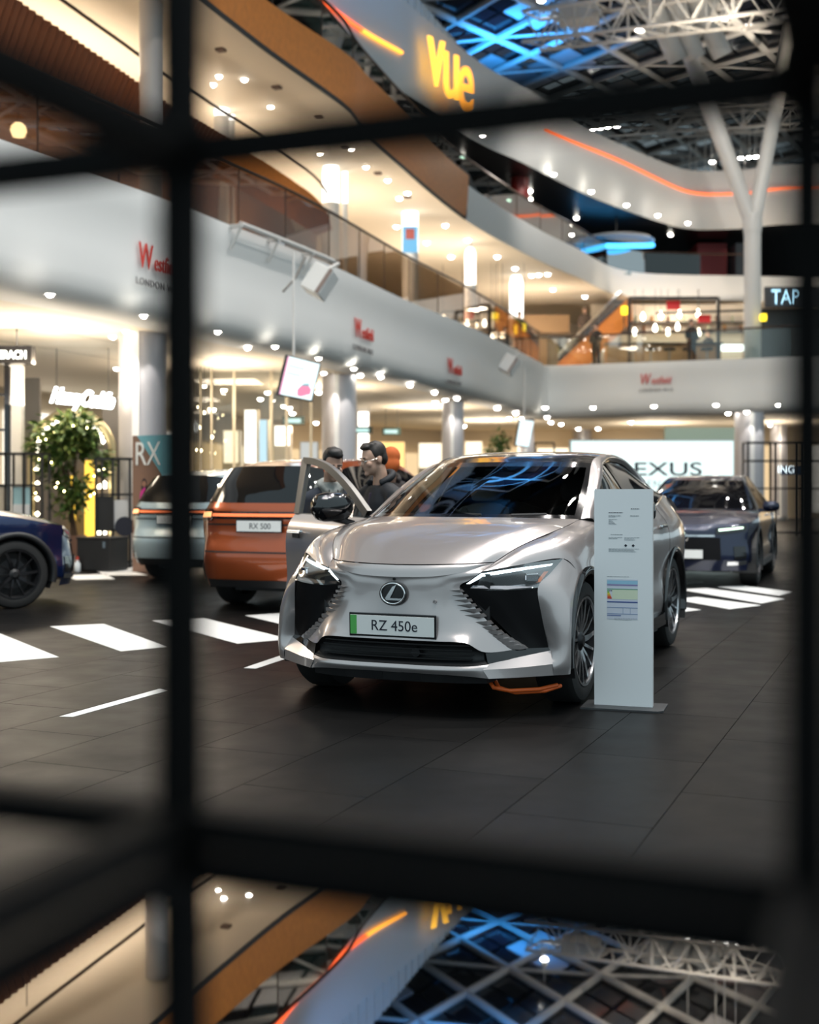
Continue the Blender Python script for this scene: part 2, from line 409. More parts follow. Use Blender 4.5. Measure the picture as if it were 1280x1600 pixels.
for sg in (1, -1):
    h_ = empty('headlight'); h_.parent = CAR
    MB().side(BACK, sg).build('lamp_housing', mat('lamp_black', (.004, .004, .005), .4, spec=.3), h_, 50)
    g = MB()
    top = [(.03 + .87 * i / 16, .15) for i in range(17)]; bot = [(.03 + .87 * i / 16, .34 - .12 * i / 16) for i in range(17)]
    g.side([strip(top), strip(bot)], sg)
    g.side([strip([(.02, .12), (.015, .40), (.012, .74)]), strip([(.10, .16), (.085, .45), (.05, .74)])], sg)
    g.build('daytime_lamp', M_DRL, h_)
    c = uvpt(LENS, .73, .60) + Vector((-.005, .02, 0))
    MB().box((c.x * sg, c.y, c.z), (.075, .03, .05), rz=sg * .75).build('projector_frame', M_CHR, h_, bevel=.006)
    MB().box((c.x * sg - .008 * sg, c.y - .011, c.z), (.05, .02, .034), rz=sg * .75).build('projector_lens', mat('projector_glass', (.5, .55, .6), .05, .3, emit=(.8, .9, 1), es=.6), h_, bevel=.006)
    MB().side([strip([(.86, .42), (.87, .80)], d=.022), strip([(.93, .42), (.95, .80)], d=.022)], sg).build('amber_reflector', M_AMB, h_)
    MB().side([strip([(.1, .84), (.5, .84), (.93, .84)], d=.03), strip([(.1, .97), (.5, .97), (.93, .97)], d=.016)], sg).build('lamp_trim', mat('dark_chrome', (.14, .14, .15), .2, .9), h_)
    MB().side(LENS, sg).build('lamp_lens', M_CLR, h_, 50)
    vent = [HB, [(.50, -.655, .60), (.60, -.625, .60), (.70, -.58, .60), (.788, -.535, .60)],
            [(.62, -.60, .47), (.68, -.575, .47), (.74, -.54, .47), (.808, -.505, .47)],
            [(.70, -.562, .385), (.74, -.537, .385), (.78, -.51, .385), (.822, -.482, .385)]]
    MB().side(surf(vent, 14, 10), sg).build('air_vent_panel', M_BLK, CAR, 60)
    MB().side(surf([[(.535, -.752, .372), (.63, -.665, .378), (.70, -.573, .384), (.822, -.482, .386)], [(.547, -.748, .312), (.65, -.655, .325), (.72, -.575, .345), (.838, -.487, .368)]], 3, 10), sg).build('lower_trim', M_BLK, CAR, 60)
    cor = [[(.852, -.28, .885), (.885, -.24, .857), (.915, -.20, .822), (.93, -.175, .790)],
           [(.815, -.41, .81), (.87, -.365, .787), (.912, -.31, .755), (.935, -.27, .736)],
           [(.78, -.55, .733), (.865, -.48, .70), (.92, -.41, .67), (.94, -.36, .648)],
           [(.795, -.53, .575), (.875, -.508, .565), (.93, -.465, .555), (.945, -.43, .52)],
           [(.822, -.482, .385), (.89, -.505, .39), (.935, -.48, .40), (.948, -.453, .41)],
           [(.862, -.535, .30), (.905, -.515, .30), (.935, -.485, .30), (.948, -.455, .30)],
           [(.865, -.53, .235), (.905, -.50, .235), (.93, -.47, .235), (.94, -.44, .235)]]
    MB().side(surf(cor, 36, 12), sg).build('bumper_corner', P_SIL, CAR, 50)
    fa = [(.53, -.79, .282), (.70, -.66, .287), (.862, -.535, .300)]
    MB().side(surf([[(.555, -.745, .312), (.70, -.605, .343), (.836, -.487, .370)], fa], 4, 12), sg).side(surf([fa, [(.56, -.775, .232), (.72, -.645, .232), (.865, -.53, .235)]], 3, 12), sg).build('bumper_wing', P_SIL, CAR, 30)
    fen = [[tuple(Vector((.522, -.55, .871)).lerp(Vector((.49, -.68, .826)), k / 5)) for k in range(6)],
           [tuple(Vector((.596, -.40, .941)).lerp(Vector((.655, -.53, .857)), k / 5) + Vector((.012, -.012, .016)) * sin(pi * k / 5)) for k in range(6)],
           [(.660, -.24, .987), (.71, -.28, .978), (.76, -.28, .966), (.80, -.28, .945), (.83, -.28, .915), (.852, -.28, .886)],
           [(.700, -.08, 1.017), (.77, -.12, 1.01), (.83, -.12, .99), (.875, -.13, .95), (.91, -.15, .88), (.93, -.175, .791)],
           [(.738, .05, 1.046), (.80, .05, 1.035), (.86, .05, 1.01), (.902, .05, .965), (.93, .05, .90), (.945, .04, .826)],
           [(.749, .25, 1.068), (.81, .26, 1.055), (.87, .28, 1.03), (.905, .29, .975), (.928, .30, .88), (.94, .32, .694)],
           [(.750, .48, 1.094), (.81, .47, 1.075), (.87, .46, 1.045), (.90, .45, .98), (.92, .45, .85), (.935, .45, .43)],
           [(.785, .60, 1.085), (.83, .60, 1.072), (.87, .6, 1.045), (.895, .6, .98), (.912, .6, .85), (.92, .6, .43)]]
    MB().side(surf(fen, 48, 20), sg).build('front_wing', P_SIL, CAR, 50)
    for yc in (0, 2.85):
        arch_ring(MB(), sg, yc, .402, .462, .952, .66).build('wheel_arch', M_BLK, CAR, 50)
        q = MB(); well(q, sg, yc, .41, .95, .60); q.build('wheel_well', M_SAT, CAR)
    # sides
    def panel(y0, y1, zb, zt, n=24, m=14):
        return [[(Sx(y, z), y, z) for z in [zb(y) + (zt(y) - zb(y)) * j / m for j in range(m + 1)]] for y in [y0 + (y1 - y0) * i / n for i in range(n + 1)]]
    arch = lambda y: max(.33, .372 + sqrt(max(0, .458**2 - (y - 2.85)**2))) if abs(y - 2.85) < .458 else .33
    if sg > 0:
        d = MB().side(panel(.615, 1.755, lambda y: .33, BELT), sg).build('front_door', P_SIL, CAR, 50)
        MB().box((.928, 1.56, .96), (.03, .22, .028)).build('door_handle', M_CHR, d, bevel=.01)
    d = MB().side(panel(1.765, 2.62, arch, BELT), sg).build('rear_door', P_SIL, CAR, 50)
    MB().box((.925 * sg, 2.42, 1.0), (.03, .22, .028)).build('door_handle', M_CHR, d, bevel=.01)
    MB().side(panel(2.63, 3.78, lambda y: arch(y) if y < 3.3 else .36, BELT, 34), sg).build('rear_wing', P_SIL, CAR, 50)
    MB().side([[(.90, y, .20), (.945, y, .23), (.945, y, .32), (.91, y, .335)] for y in (.44, 1.2, 2.0, 2.41)], sg).build('sill_cladding', M_BLK, CAR, 30)
    dlo = [(.80, .70, 1.088), (.755, 1.0, 1.27), (.70, 1.33, 1.405), (.63, 1.62, 1.462), (.585, 1.95, 1.50), (.56, 2.3, 1.507), (.55, 2.65, 1.488), (.565, 2.95, 1.42), (.62, 3.2, 1.31)]
    rail = [(.75, .53, 1.10), (.68, .98, 1.31), (.60, 1.40, 1.482), (.59, 1.62, 1.535), (.575, 1.95, 1.56), (.555, 2.3, 1.562), (.54, 2.65, 1.538), (.545, 2.95, 1.48), (.56, 3.25, 1.40)]
    dlc, rlc = crv(dlo, 64), crv(rail, 64)
    dlc[0] = Vector((.80, .66, 1.088))
    bulge = lambda a, b, t: a.lerp(b, t) + Vector((.022, 0, .010)) * sin(pi * t)
    if sg > 0: G = [[bulge(rlc[i], dlc[i], t / 6) for t in range(7)] for i in range(65)]
    else: G = [[bulge(rlc[i], dlc[i], t / 6 * (.45 if i < 28 else 1)) for t in range(7)] for i in range(65)]
    MB().side(G, sg).build('roof_pillar', P_SIL, CAR, 50)
    # side windows
    sw = [[Vector((Sx(p.y, BELT(p.y)) - .005, p.y, BELT(p.y))).lerp(p + Vector((-.008, 0, 0)), t / 8) + Vector((.02 * sin(pi * t / 8), 0, 0)) for t in range(9)] for p in dlc]
    if sg > 0: MB().side(sw[1:29], sg).build('side_window', M_SGL, CAR, 50)
    MB().side(sw[31:], sg).build('side_window', M_DGL, CAR, 50)
    MB().side([[p + Vector((.006, 0, 0)) for p in r] for r in sw[28:32]], sg).build('door_pillar', M_BLK, CAR, 50)
    MB().side([[p + Vector((.008, 0, 0)), p + Vector((.008, 0, .014))] for p in [r[0] for r in sw]] , sg).build('window_trim', M_CHR, CAR, 50)
    cp = [[(.62, 3.2, 1.31), (.60, 3.22, 1.355), (.56, 3.25, 1.40)], [(.70, 3.32, 1.248), (.66, 3.38, 1.262), (.625, 3.42, 1.275)], [(.775, 3.5, 1.21), (.74, 3.51, 1.208), (.70, 3.51, 1.20)], [(.80, 3.70, 1.12), (.78, 3.69, 1.09), (.76, 3.66, 1.06)]]
    MB().side(surf(cp, 12, 6), sg).build('rear_pillar', P_SIL, CAR, 50)
    MB().side([[(.80, 3.72, .95), (.55, 3.86, .95)], [(.80, 3.73, .90), (.55, 3.87, .90)]], sg).build('tail_lamp', mat('tail_red', (.3, .01, .01), .2), CAR)
# windscreen, roof, rear
WT = [(0, 1.22, 1.492), (.30, 1.25, 1.49), (.48, 1.31, 1.487), (.60, 1.40, 1.482)]
WS = surf([[(0, .06, 1.115), (.35, .13, 1.114), (.60, .30, 1.108), (.745, .53, 1.10)], [(0, .63, 1.315), (.32, .68, 1.314), (.545, .80, 1.311), (.68, .98, 1.31)], WT], 20, 26)
MB().sym([r[:25] for r in WS[1:19]]).build('windscreen', M_WGL, CAR, 60)
q = MB().sym([r[24:] for r in WS]); q.sym([r[:25] for r in WS[:2]]); q.sym([r[:25] for r in WS[18:]])
q.build('windscreen_border', M_BLK, CAR, 60)
for sg in (1, -1):
    MB().tube([(sg * .10 + .30, .13, 1.13), (.30 + sg * .30, .2 + .04 * sg, 1.135)], .009, 6).build('wiper', M_SAT, CAR)
roof = [WT, [(0, 1.45, 1.545), (.29, 1.46, 1.542), (.46, 1.50, 1.537), (.592, 1.58, 1.526)], [(0, 1.7, 1.573), (.28, 1.7, 1.57), (.45, 1.72, 1.563), (.582, 1.80, 1.551)],
        [(0, 2.0, 1.586), (.27, 2.0, 1.583), (.43, 2.0, 1.576), (.572, 2.02, 1.562)], [(0, 2.4, 1.58), (.27, 2.4, 1.577), (.42, 2.4, 1.571), (.55, 2.4, 1.559)],
        [(0, 2.8, 1.55), (.27, 2.8, 1.546), (.42, 2.8, 1.538), (.54, 2.75, 1.523)], [(0, 3.15, 1.49), (.27, 3.15, 1.486), (.42, 3.12, 1.477), (.55, 3.03, 1.462)], [(0, 3.45, 1.42), (.28, 3.43, 1.416), (.44, 3.38, 1.41), (.56, 3.25, 1.40)]]
MB().sym(surf(roof, 42, 16)).build('roof', M_BLK, CAR, 60)
rear = [roof[-1], [(0, 3.66, 1.20), (.3, 3.64, 1.20), (.5, 3.60, 1.20), (.70, 3.51, 1.20)], [(0, 3.75, 1.06), (.3, 3.74, 1.06), (.55, 3.70, 1.06), (.76, 3.66, 1.06)]]
MB().sym(surf(rear, 12, 10)).build('rear_window', M_DGL, CAR, 60)
rb = [rear[-1], [(0, 3.90, .95), (.35, 3.88, .95), (.6, 3.83, .95), (.805, 3.73, .95)], [(0, 3.95, .75), (.35, 3.93, .75), (.6, 3.87, .75), (.845, 3.76, .75)], [(0, 3.90, .36), (.35, 3.88, .36), (.6, 3.84, .36), (.86, 3.72, .36)]]
MB().sym(surf(rb, 16, 10)).build('tailgate', P_SIL, CAR, 60)
# lower grille
gr = [[(0, -.843, .430), (.25, -.84, .430), (.437, -.823, .428), (.535, -.748, .374)], [(0, -.79, .40), (.25, -.79, .40), (.43, -.77, .40), (.52, -.73, .37)], [(0, -.79, .33), (.25, -.79, .33), (.43, -.77, .33), (.52, -.73, .335)], [(0, -.855, .300), (.25, -.85, .300), (.44, -.82, .303), (.547, -.748, .312)]]
LG = MB().sym(surf(gr, 12, 16)).build('lower_grille', M_SAT, CAR, 40)
for k in range(4):
    z = .412 - .026 * k; hw = .455 + .02 * (1 - abs(k - 1.8) / 2)
    pts = [(x * hw, -.835 + .05 * abs(x)**3, z) for x in [i / 10 - 1 for i in range(21)]]
    MB().grid([[(p[0], p[1], p[2] + .004), (p[0], p[1] + .03, p[2] + .002)] for p in pts]).grid([[(p[0], p[1], p[2] + .004), (p[0], p[1], p[2] - .004)] for p in pts]).build('grille_slat', M_BLK, LG, 40)
MB().lathe([(.001, -.83), (.026, -.83), (.03, -.815), (.03, -.78)], 16, c=(.14, 0, .365), axis='Y').build('front_sensor', M_BLK, CAR)
lip = [[(0, -.857, .298), (.25, -.852, .298), (.44, -.822, .300), (.553, -.75, .309)], [(0, -.868, .275), (.25, -.864, .275), (.44, -.835, .278), (.545, -.775, .285)], [(0, -.85, .250), (.25, -.846, .25), (.44, -.82, .245), (.56, -.77, .232)]]
MB().sym(surf(lip, 8, 16)).build('bumper_lip', P_SIL, CAR, 40)
sk = MB()
for i in range(9):
    x0, x1 = -.54 + .12 * i, -.54 + .12 * (i + 1); hi = .252 if i % 2 else .264
    y0, y1 = [-.853 + .085 * (abs(x) / .54)**3 for x in (x0, x1)]
    sk.hexa([(x0, y0, hi), (x1, y1, hi), (x1, y1 + .3, hi - .02), (x0, y0 + .3, hi - .02), (x0, y0 + .02, .20), (x1, y1 + .02, .20), (x1, y1 + .3, .19), (x0, y0 + .3, .19)])
sk.build('front_skirt', M_SAT, CAR)
u_ = MB().box((0, 1.6, .27), (1.16, 4.0, .16)).box((0, 1.42, .24), (1.80, 1.75, .10)).box((0, -.28, .56), (1.05, .75, .50)).box((0, 3.3, .6), (1.2, .7, .6)); u_.build('underbody', M_SAT, CAR)
# badge, camera, plate
emblem(CAR, (0, -.822, .695), .079, tilt=-.03)
MB().lathe([(.001, -.818), (.008, -.818), (.009, -.80)], 12, c=(0, 0, .778), axis='Y').build('front_camera', M_BLK, CAR)
MB().lathe([(.005, -.818), (.011, -.818), (.011, -.79)], 14, c=(.245, .014, .655), axis='Y').build('parking_sensor', P_SIL, CAR)
plate(CAR, (0, -.842, .513), 'RZ 450e', green=True, tilt=.03)
# cabin
CB = MB().box((0, .72, .88), (1.36, .42, .28)).box((0, .50, 1.0), (1.34, .5, .06), rx=.06).box((0, 2.1, .40), (1.5, 2.8, .06)).box((-.37, .93, 1.0), (.36, .10, .10)).box((0, .92, 1.0), (.34, .03, .17)); CB.build('dashboard', M_INT, CAR, bevel=.02)
MB().box((0, 3.0, .75), (1.5, .06, .7)).build('cabin_bulkhead', M_INT, CAR)
sw_ = MB().tube([(-.37 + .185 * cos(a), .88 + .05 * sin(a), 1.0 + .165 * sin(a)) for a in [2 * pi * k / 28 for k in range(28)]], .016, 8, closed=True)
sw_.box((-.37, .89, 1.0), (.14, .04, .09)).bar((-.54, .89, 1.0), (-.2, .89, 1.0), .03).bar((-.37, .88, .86), (-.37, .89, 1.0), .04); sw_.build('steering_wheel', M_INT, CAR, 60)
def seat(x, y, m, hz=0):
    s_ = empty('car_seat', (x, y, 0)); s_.parent = CAR
    MB().sym(surf([[(0, -.25, .62), (.2, -.25, .62), (.27, -.25, .58)], [(0, 0, .60), (.2, 0, .61), (.27, 0, .62)], [(0, .25, .58), (.2, .25, .59), (.27, .25, .6)]], 8, 8)).build('seat_cushion', m, s_, 60, solid=.12)
    MB().sym(surf([[(0, .22, .58), (.2, .20, .58), (.27, .15, .58)], [(0, .30, .85), (.19, .28, .85), (.26, .22, .85)], [(0, .38, 1.12), (.15, .36, 1.12), (.21, .32, 1.12)], [(0, .41, 1.19), (.10, .40, 1.18), (.15, .38, 1.16)]], 12, 8)).build('seat_back', m, s_, 60, solid=.10)
    MB().sym(surf([[(0, .37, 1.20), (.09, .38, 1.20), (.13, .41, 1.21)], [(0, .36, 1.29), (.10, .37, 1.29), (.145, .41, 1.29)], [(0, .40, 1.39), (.09, .41, 1.385), (.12, .43, 1.37)]], 8, 8)).build('headrest', m, s_, 60, solid=.08)
seat(-.37, 1.5, mat('door_lit_leather', (.55, .54, .52), .5)); seat(.37, 1.5, M_SEAT); seat(-.40, 2.3, M_SEAT); seat(.40, 2.3, M_SEAT)  # first seat paler: light through the open door is put into its colour
MB().box((0, 1.12, 1.41), (.24, .03, .06)).build('rear_view_mirror', M_BLK, CAR, bevel=.01)
# the open door on the far side: made in its closed place, then swung about its hinge
HX, HY, OPEN = -.905, .63, radians(55)
DOOR = empty('front_door', (HX, HY, 0), OPEN); DOOR.parent = CAR
DOOR['label'] = 'open front door with window frame and mirror'
def cl(G): return [[(p[0] - HX, p[1] - HY, p[2]) for p in r] for r in G]
pn = [[(-Sx(y, z), y, z) for z in [.33 + (BELT(y) - .33) * j / 14 for j in range(15)]] for y in [.615 + 1.14 * i / 24 for i in range(25)]]
MB().grid(cl(pn)).build('door_skin', P_SIL, DOOR, 50)
pi_ = [[(-Sx(y, z) + .11, y, z) for z in (.36, .6, .85, BELT(y) - .01)] for y in (.63, 1.2, 1.74)]
q = MB().grid(cl(pi_)); q.grid(cl([[pn[0][j], (pn[0][j][0] + .11, pn[0][j][1], pn[0][j][2])] for j in range(15)])); q.grid(cl([[pn[-1][j], (pn[-1][j][0] + .11, pn[-1][j][1], pn[-1][j][2])] for j in range(15)])); q.grid(cl([[r[-1], (r[-1][0] + .11, r[-1][1], r[-1][2])] for r in pn])); q.grid(cl([[r[0], (r[0][0] + .11, r[0][1], r[0][2])] for r in pn]))
q.build('door_lining', mat('door_lining', (.10, .095, .09), .6), DOOR, 40)
dld = crv([(.80, .70, 1.088), (.785, 1.0, 1.28), (.765, 1.3, 1.415), (.745, 1.56, 1.478), (.73, 1.80, 1.50)], 28)
rld = [p + Vector((-.004, -.035 * (1 - i / 28), .05)) for i, p in enumerate(dld)]
fr = [[(-p.x, p.y, p.z) for p in (rld[i] + Vector((.01, 0, 0)), dld[i] + Vector((.012, 0, 0)), dld[i] + Vector((-.03, 0, 0)), rld[i] + Vector((-.03, 0, 0)))] for i in range(0, 29)]
fr = [r + [r[0]] for r in fr]
DF = MB().grid(cl(fr)).build('window_frame', mat('frame_grey', (.20, .19, .18), .35, .6), DOOR, 40)
e0, e1 = dld[28], Vector((Sx(1.74, 1.1), 1.74, BELT(1.74)))
def loc_(p, dx=0): return (-p.x - HX + dx, p.y - HY, p.z)
q = MB(); q.hexa([loc_(e0 + Vector((.01, -.07, 0))), loc_(e0 + Vector((.01, .02, .03))), loc_(e0 + Vector((-.03, .02, .03))), loc_(e0 + Vector((-.03, -.07, 0))), loc_(e1 + Vector((.01, -.06, 0))), loc_(e1 + Vector((.01, .02, 0))), loc_(e1 + Vector((-.03, .02, 0))), loc_(e1 + Vector((-.03, -.06, 0)))])
q.build('window_post', mat('post_grey', (.18, .17, .16), .4, .5), DOOR)
qa = Vector((.775, .98, BELT(.98))); qb = crv(dlo, 64)[8]
MB().bar(loc_(Vector((.805, .93, 1.09))), loc_(Vector((.785, .965, 1.27))), .022).build('quarter_light_bar', M_CHR, DOOR)
MB().grid(cl([[(-Sx(p.y, BELT(p.y)), p.y, BELT(p.y)), (-p.x, p.y, p.z)] for p in dld])).build('door_window', glass('door_glass', (.86, .88, .88), .10), DOOR)
mz = [( -.97 - HX, .86 - HY, 1.10)]
bm_ = MB().lathe([(.001, -.14), (.06, -.135), (.095, -.11), (.11, -.06), (.11, .05), (.095, .10), (.05, .135), (.001, .14)], 20, axis='X')
bm_.v = [(v[0] * 1.12, v[1] * .85, v[2] * .95) for v in bm_.v]
MI = bm_.build('door_mirror', M_BLK, DOOR, 50); MI.location = (-1.03 - HX, .78 - HY, 1.165)
MB().hexa([(-.08, -.05, -.04), (.18, -.03, -.10), (.18, .06, -.10), (-.08, .06, -.04), (-.06, -.04, -.09), (.16, -.02, -.14), (.16, .05, -.14), (-.06, .05, -.09)]).build('mirror_foot', M_BLK, MI, bevel=.01)
MB().box((-.935 - HX, 1.56 - HY, .965), (.035, .23, .028)).build('door_handle', M_CHR, DOOR, bevel=.012)
MB().box((-.925 - HX, 1.56 - HY, .945), (.012, .11, .06)).build('handle_recess', M_SAT, DOOR, bevel=.005)
# near-side mirror
q = MB(); q.v = [v for v in bm_.v]; q.f = list(bm_.f)
MI2 = q.build('door_mirror', M_BLK, CAR, 50); MI2.location = (1.02, .83, 1.15)
MB().hexa([(.08, -.05, -.04), (-.18, -.03, -.10), (-.18, .06, -.10), (.08, .06, -.04), (.06, -.04, -.09), (-.16, -.02, -.14), (-.16, .05, -.14), (.06, .05, -.09)]).build('mirror_foot', M_BLK, MI2, bevel=.01)
WH = make_wheel('wheel_master')
for x in (.80, -.80):
    put_wheel(WH, CAR, x, 0, .372); put_wheel(WH, CAR, x, 2.85, .372)
drop_tree(WH)
# orange high-voltage cable seen in the arch and below the bumper
MB().tube([(.72, -.30, .62), (.76, -.18, .66), (.80, -.05, .68), (.82, .12, .70)], .016, 8).build('charging_cable', M_ORG, CAR, 60)
MB().tube([(.50, -.60, .20), (.55, -.66, .165), (.64, -.64, .15), (.78, -.52, .15), (.85, -.40, .16)], .012, 8).tube([(.52, -.56, .20), (.57, -.62, .16), (.66, -.60, .135), (.80, -.48, .135), (.86, -.36, .15)], .012, 8).build('underfloor_cable', M_ORG, CAR, 60)
# ------------------------------------------------------------------ the other cars
def suv(label, loc, rz, pm, H=1.60, wb=2.85, fo=.88, ro=.93, hw=.93, R=.37, front=True, rear=True, txt=None, group=None, plate_m=None, drl=True, dark_rims=True, tail=None, tail_inner=None):
    """a closed SUV: front at -y, left side at +x, origin under the front axle"""
    e = empty('parked_suv', loc, rz, label, 'car', group)
    k = H / 1.60; yr = wb + ro
    ws = hw / .93
    def S2(y, z):
        W = spl([-.55, -.3, 0, .5, wb - .5, wb, wb + .45, yr - .25], [.84, .90, .935, .915, .92, .94, .91, .84], y)
        V = spl([.25, .45, .6, .75, .88, .97, 1.03, 1.10, 1.16], [-.02, .005, -.02, -.01, 0, -.008, -.03, -.075, -.11], z / k)
        return (W + V) * ws
    belt = lambda y: k * spl([-.5, 0, .5, 1.2, 2.4, yr - .3], [.90, 1.0, 1.06, 1.08, 1.13, 1.15], y)
    ac = R + .005
    def ab(y):
        z = .32
        for yc in (0, wb):
            if abs(y - yc) < .45: z = max(z, ac + sqrt(.45**2 - (y - yc)**2))
        return z
    n = 70; y0, y1 = -.55, yr - .25
    for sg in (1, -1):
        ys = sorted(set([y0 + (y1 - y0) * i / n for i in range(n + 1)] + [yc + d for yc in (0, wb) for d in (-.45, -.449, .449, .45)]))
        ys = [y for y in ys if y0 <= y <= y1]
        MB().side([[(S2(y, z), y, z) for z in [ab(y) + (belt(y) - ab(y)) * j / 12 for j in range(13)]] for y in ys], sg).build('body_side', pm, e, 45)
        for yc in (0, wb):
            arch_ring(MB(), sg, yc, .395, .455, .945 * ws, .66, zc=ac).build('wheel_arch', M_SAT, e, 50)
            q = MB(); well(q, sg, yc, .405, .94 * ws, .58, zc=ac); q.build('wheel_well', M_SAT, e)
        MB().side([[(.88 * ws, y, .20), (.945 * ws, y, .23), (.945 * ws, y, .31), (.91 * ws, y, .33)] for y in (.45, 1.2, wb - .44)], sg).build('sill_cladding', M_SAT, e, 30)
        bl = [(S2(y, belt(y)), y, belt(y)) for y in (.55, 1.0, 1.5, 2.0, 2.5, wb + .15, yr - .35)]
        tl = [(.78 * ws, .62, 1.10 * k), (.66 * ws, 1.1, 1.40 * k), (.60 * ws, 1.5, 1.50 * k), (.58 * ws, 2.0, 1.525 * k), (.575 * ws, 2.5, 1.515 * k), (.58 * ws, wb + .1, 1.48 * k), (.62 * ws, yr - .50, 1.36 * k)]
        rl = [(.76 * ws, .45, 1.085 * k), (.62 * ws, 1.05, 1.43 * k), (.56 * ws, 1.45, 1.555 * k), (.545 * ws, 2.0, 1.58 * k), (.54 * ws, 2.5, 1.57 * k), (.545 * ws, wb + .15, 1.54 * k), (.56 * ws, yr - .35, 1.47 * k)]
        MB().side(surf([bl, tl], 6, 40), sg).build('side_window', M_DGL, e, 50)
        MB().side(surf([tl, rl], 4, 40), sg).build('roof_pillar', pm, e, 50)
        MB().side(surf([[tl[-1], ((.60 * ws), yr - .42, 1.42 * k), rl[-1]], [bl[-1], (.74 * ws, yr - .24, 1.15 * k), (.70 * ws, yr - .16, 1.12 * k)]], 6, 6), sg).build('rear_pillar', pm, e, 50)
        MB().side([[(.50 * ws, .9, 1.60 * k), (.54 * ws, .9, 1.60 * k)]] and [[(x, y, z) for x in (.52 * ws, .545 * ws)] for y, z in ((1.6, 1.585 * k), (2.0, 1.61 * k), (wb, 1.575 * k))], sg).build('roof_rail', M_BLK, e)
        mm = MB().lathe([(.001, -.12), (.06, -.11), (.095, -.05), (.095, .06), (.05, .11), (.001, .12)], 14, c=(sg * 1.03 * ws, .75, 1.12 * k), axis='X'); mm.v = [(v[0], (v[1] - .75) * .8 + .75, (v[2] - 1.12 * k) * .8 + 1.12 * k) for v in mm.v]
        mm.box((sg * .90 * ws, .76, 1.06 * k), (.2, .07, .05)); mm.build('door_mirror', pm, e, 50)
        for yy in (1.55, 2.4): MB().box((sg * (S2(yy, .98 * k) + .012), yy, .98 * k), (.03, .2, .028)).build('door_handle', M_CHR, e, bevel=.008)
    # bonnet, nose
    hd = [[(0, -fo + .08, .88 * k), (.3 * ws, -fo + .12, .885 * k), (.6 * ws, -fo + .25, .89 * k), (S2(-.55, belt(-.55)), -.55, belt(-.55))],
          [(0, -.45, .985 * k), (.35 * ws, -.42, .99 * k), (.65 * ws, -.35, .985 * k), (S2(-.3, belt(-.3)), -.3, belt(-.3))],
          [(0, -.1, 1.055 * k), (.4 * ws, -.08, 1.06 * k), (.68 * ws, 0, 1.05 * k), (S2(.1, belt(.1)), .1, belt(.1))],
          [(0, .10, 1.09 * k), (.4 * ws, .18, 1.09 * k), (.66 * ws, .34, 1.085 * k), (S2(.55, belt(.55)), .55, belt(.55))]]
    MB().sym(surf(hd, 16, 14)).build('bonnet', pm, e, 55)
    fr_ = [hd[0], [(0, -fo + .02, .80 * k), (.3 * ws, -fo + .05, .80 * k), (.62 * ws, -fo + .20, .80 * k), (S2(-.55, .8 * k), -.55, .80 * k)],
           [(0, -fo, .60), (.3 * ws, -fo + .03, .60), (.62 * ws, -fo + .16, .60), (S2(-.55, .6), -.55, .60)],
           [(0, -fo - .01, .40), (.3 * ws, -fo + .02, .40), (.64 * ws, -fo + .14, .40), (S2(-.55, .4), -.55, .42)], [(0, -fo + .03, .22), (.3 * ws, -fo + .05, .22), (.62 * ws, -fo + .17, .22), (S2(-.55, .3) - .02, -.52, .22)]]
    FR = surf(fr_, 20, 20)
    MB().sym(FR).build('front_bumper', pm, e, 55)
    off = lambda S, u, v, d: uvpt(S, u, v) + Vector((0, d, 0))
    def patch(S, u0, u1, v0, v1, d, nn=6, sl=0):
        return [[off(S, u0 + (u1 - u0) * j / nn, v0 + (v1 - v0) * i / 4 - sl * j / nn, d) for j in range(nn + 1)] for i in range(5)]
    if front:
        MB().sym(patch(FR, 0, .52, .42, .80, -.012)).build('front_grille', mat('grille_mesh', (.004, .004, .005), .6, spec=.15), e, 40)
        for sg in (1, -1):
            MB().side(patch(FR, .46, .97, .17, .36, -.012, sl=.10), sg).build('headlight', M_BLK, e, 40)
            if drl: MB().side(patch(FR, .50, .90, .21, .27, -.022, sl=.08), sg).build('daytime_lamp', emis('pale_lamp', (.72, 1.0, .78), 3.0), e)
            MB().side(patch(FR, .70, .95, .58, .80, -.012), sg).build('fog_lamp_recess', M_BLK, e)
            MB().side(patch(FR, .60, .97, .83, .90, -.02), sg).build('bumper_blade', M_CHR, e)
        MB().sym(patch(FR, 0, .45, .36, .40, -.02)).build('nose_trim', M_CHR, e)
        plate(e, (0, -fo - .028, .47 * k), None)
        emblem(e, (0, -fo + .0, .70 * k), .075)
    # glass and roof
    wsr = [[(0, .10, 1.09 * k), (.4 * ws, .18, 1.09 * k), (.62 * ws, .32, 1.088 * k), (.755 * ws, .45, 1.085 * k)], [(0, .6, 1.33 * k), (.36 * ws, .64, 1.33 * k), (.54 * ws, .72, 1.32 * k), (.68 * ws, .80, 1.29 * k)], [(0, 1.15, 1.525 * k), (.32 * ws, 1.18, 1.52 * k), (.48 * ws, 1.25, 1.51 * k), (.585 * ws, 1.27, 1.50 * k)]]
    MB().sym(surf(wsr, 14, 14)).build('windscreen', M_DGL, e, 60)
    rf = [wsr[-1], [(0, 1.5, 1.585 * k), (.3 * ws, 1.5, 1.58 * k), (.46 * ws, 1.5, 1.57 * k), (.56 * ws, 1.5, 1.56 * k)], [(0, 2.1, 1.605 * k), (.3 * ws, 2.1, 1.60 * k), (.45 * ws, 2.1, 1.592 * k), (.545 * ws, 2.1, 1.58 * k)],
          [(0, wb, 1.575 * k), (.3 * ws, wb, 1.57 * k), (.45 * ws, wb, 1.565 * k), (.545 * ws, wb, 1.55 * k)], [(0, yr - .22, 1.50 * k), (.3 * ws, yr - .23, 1.498 * k), (.45 * ws, yr - .28, 1.49 * k), (.56 * ws, yr - .35, 1.47 * k)]]
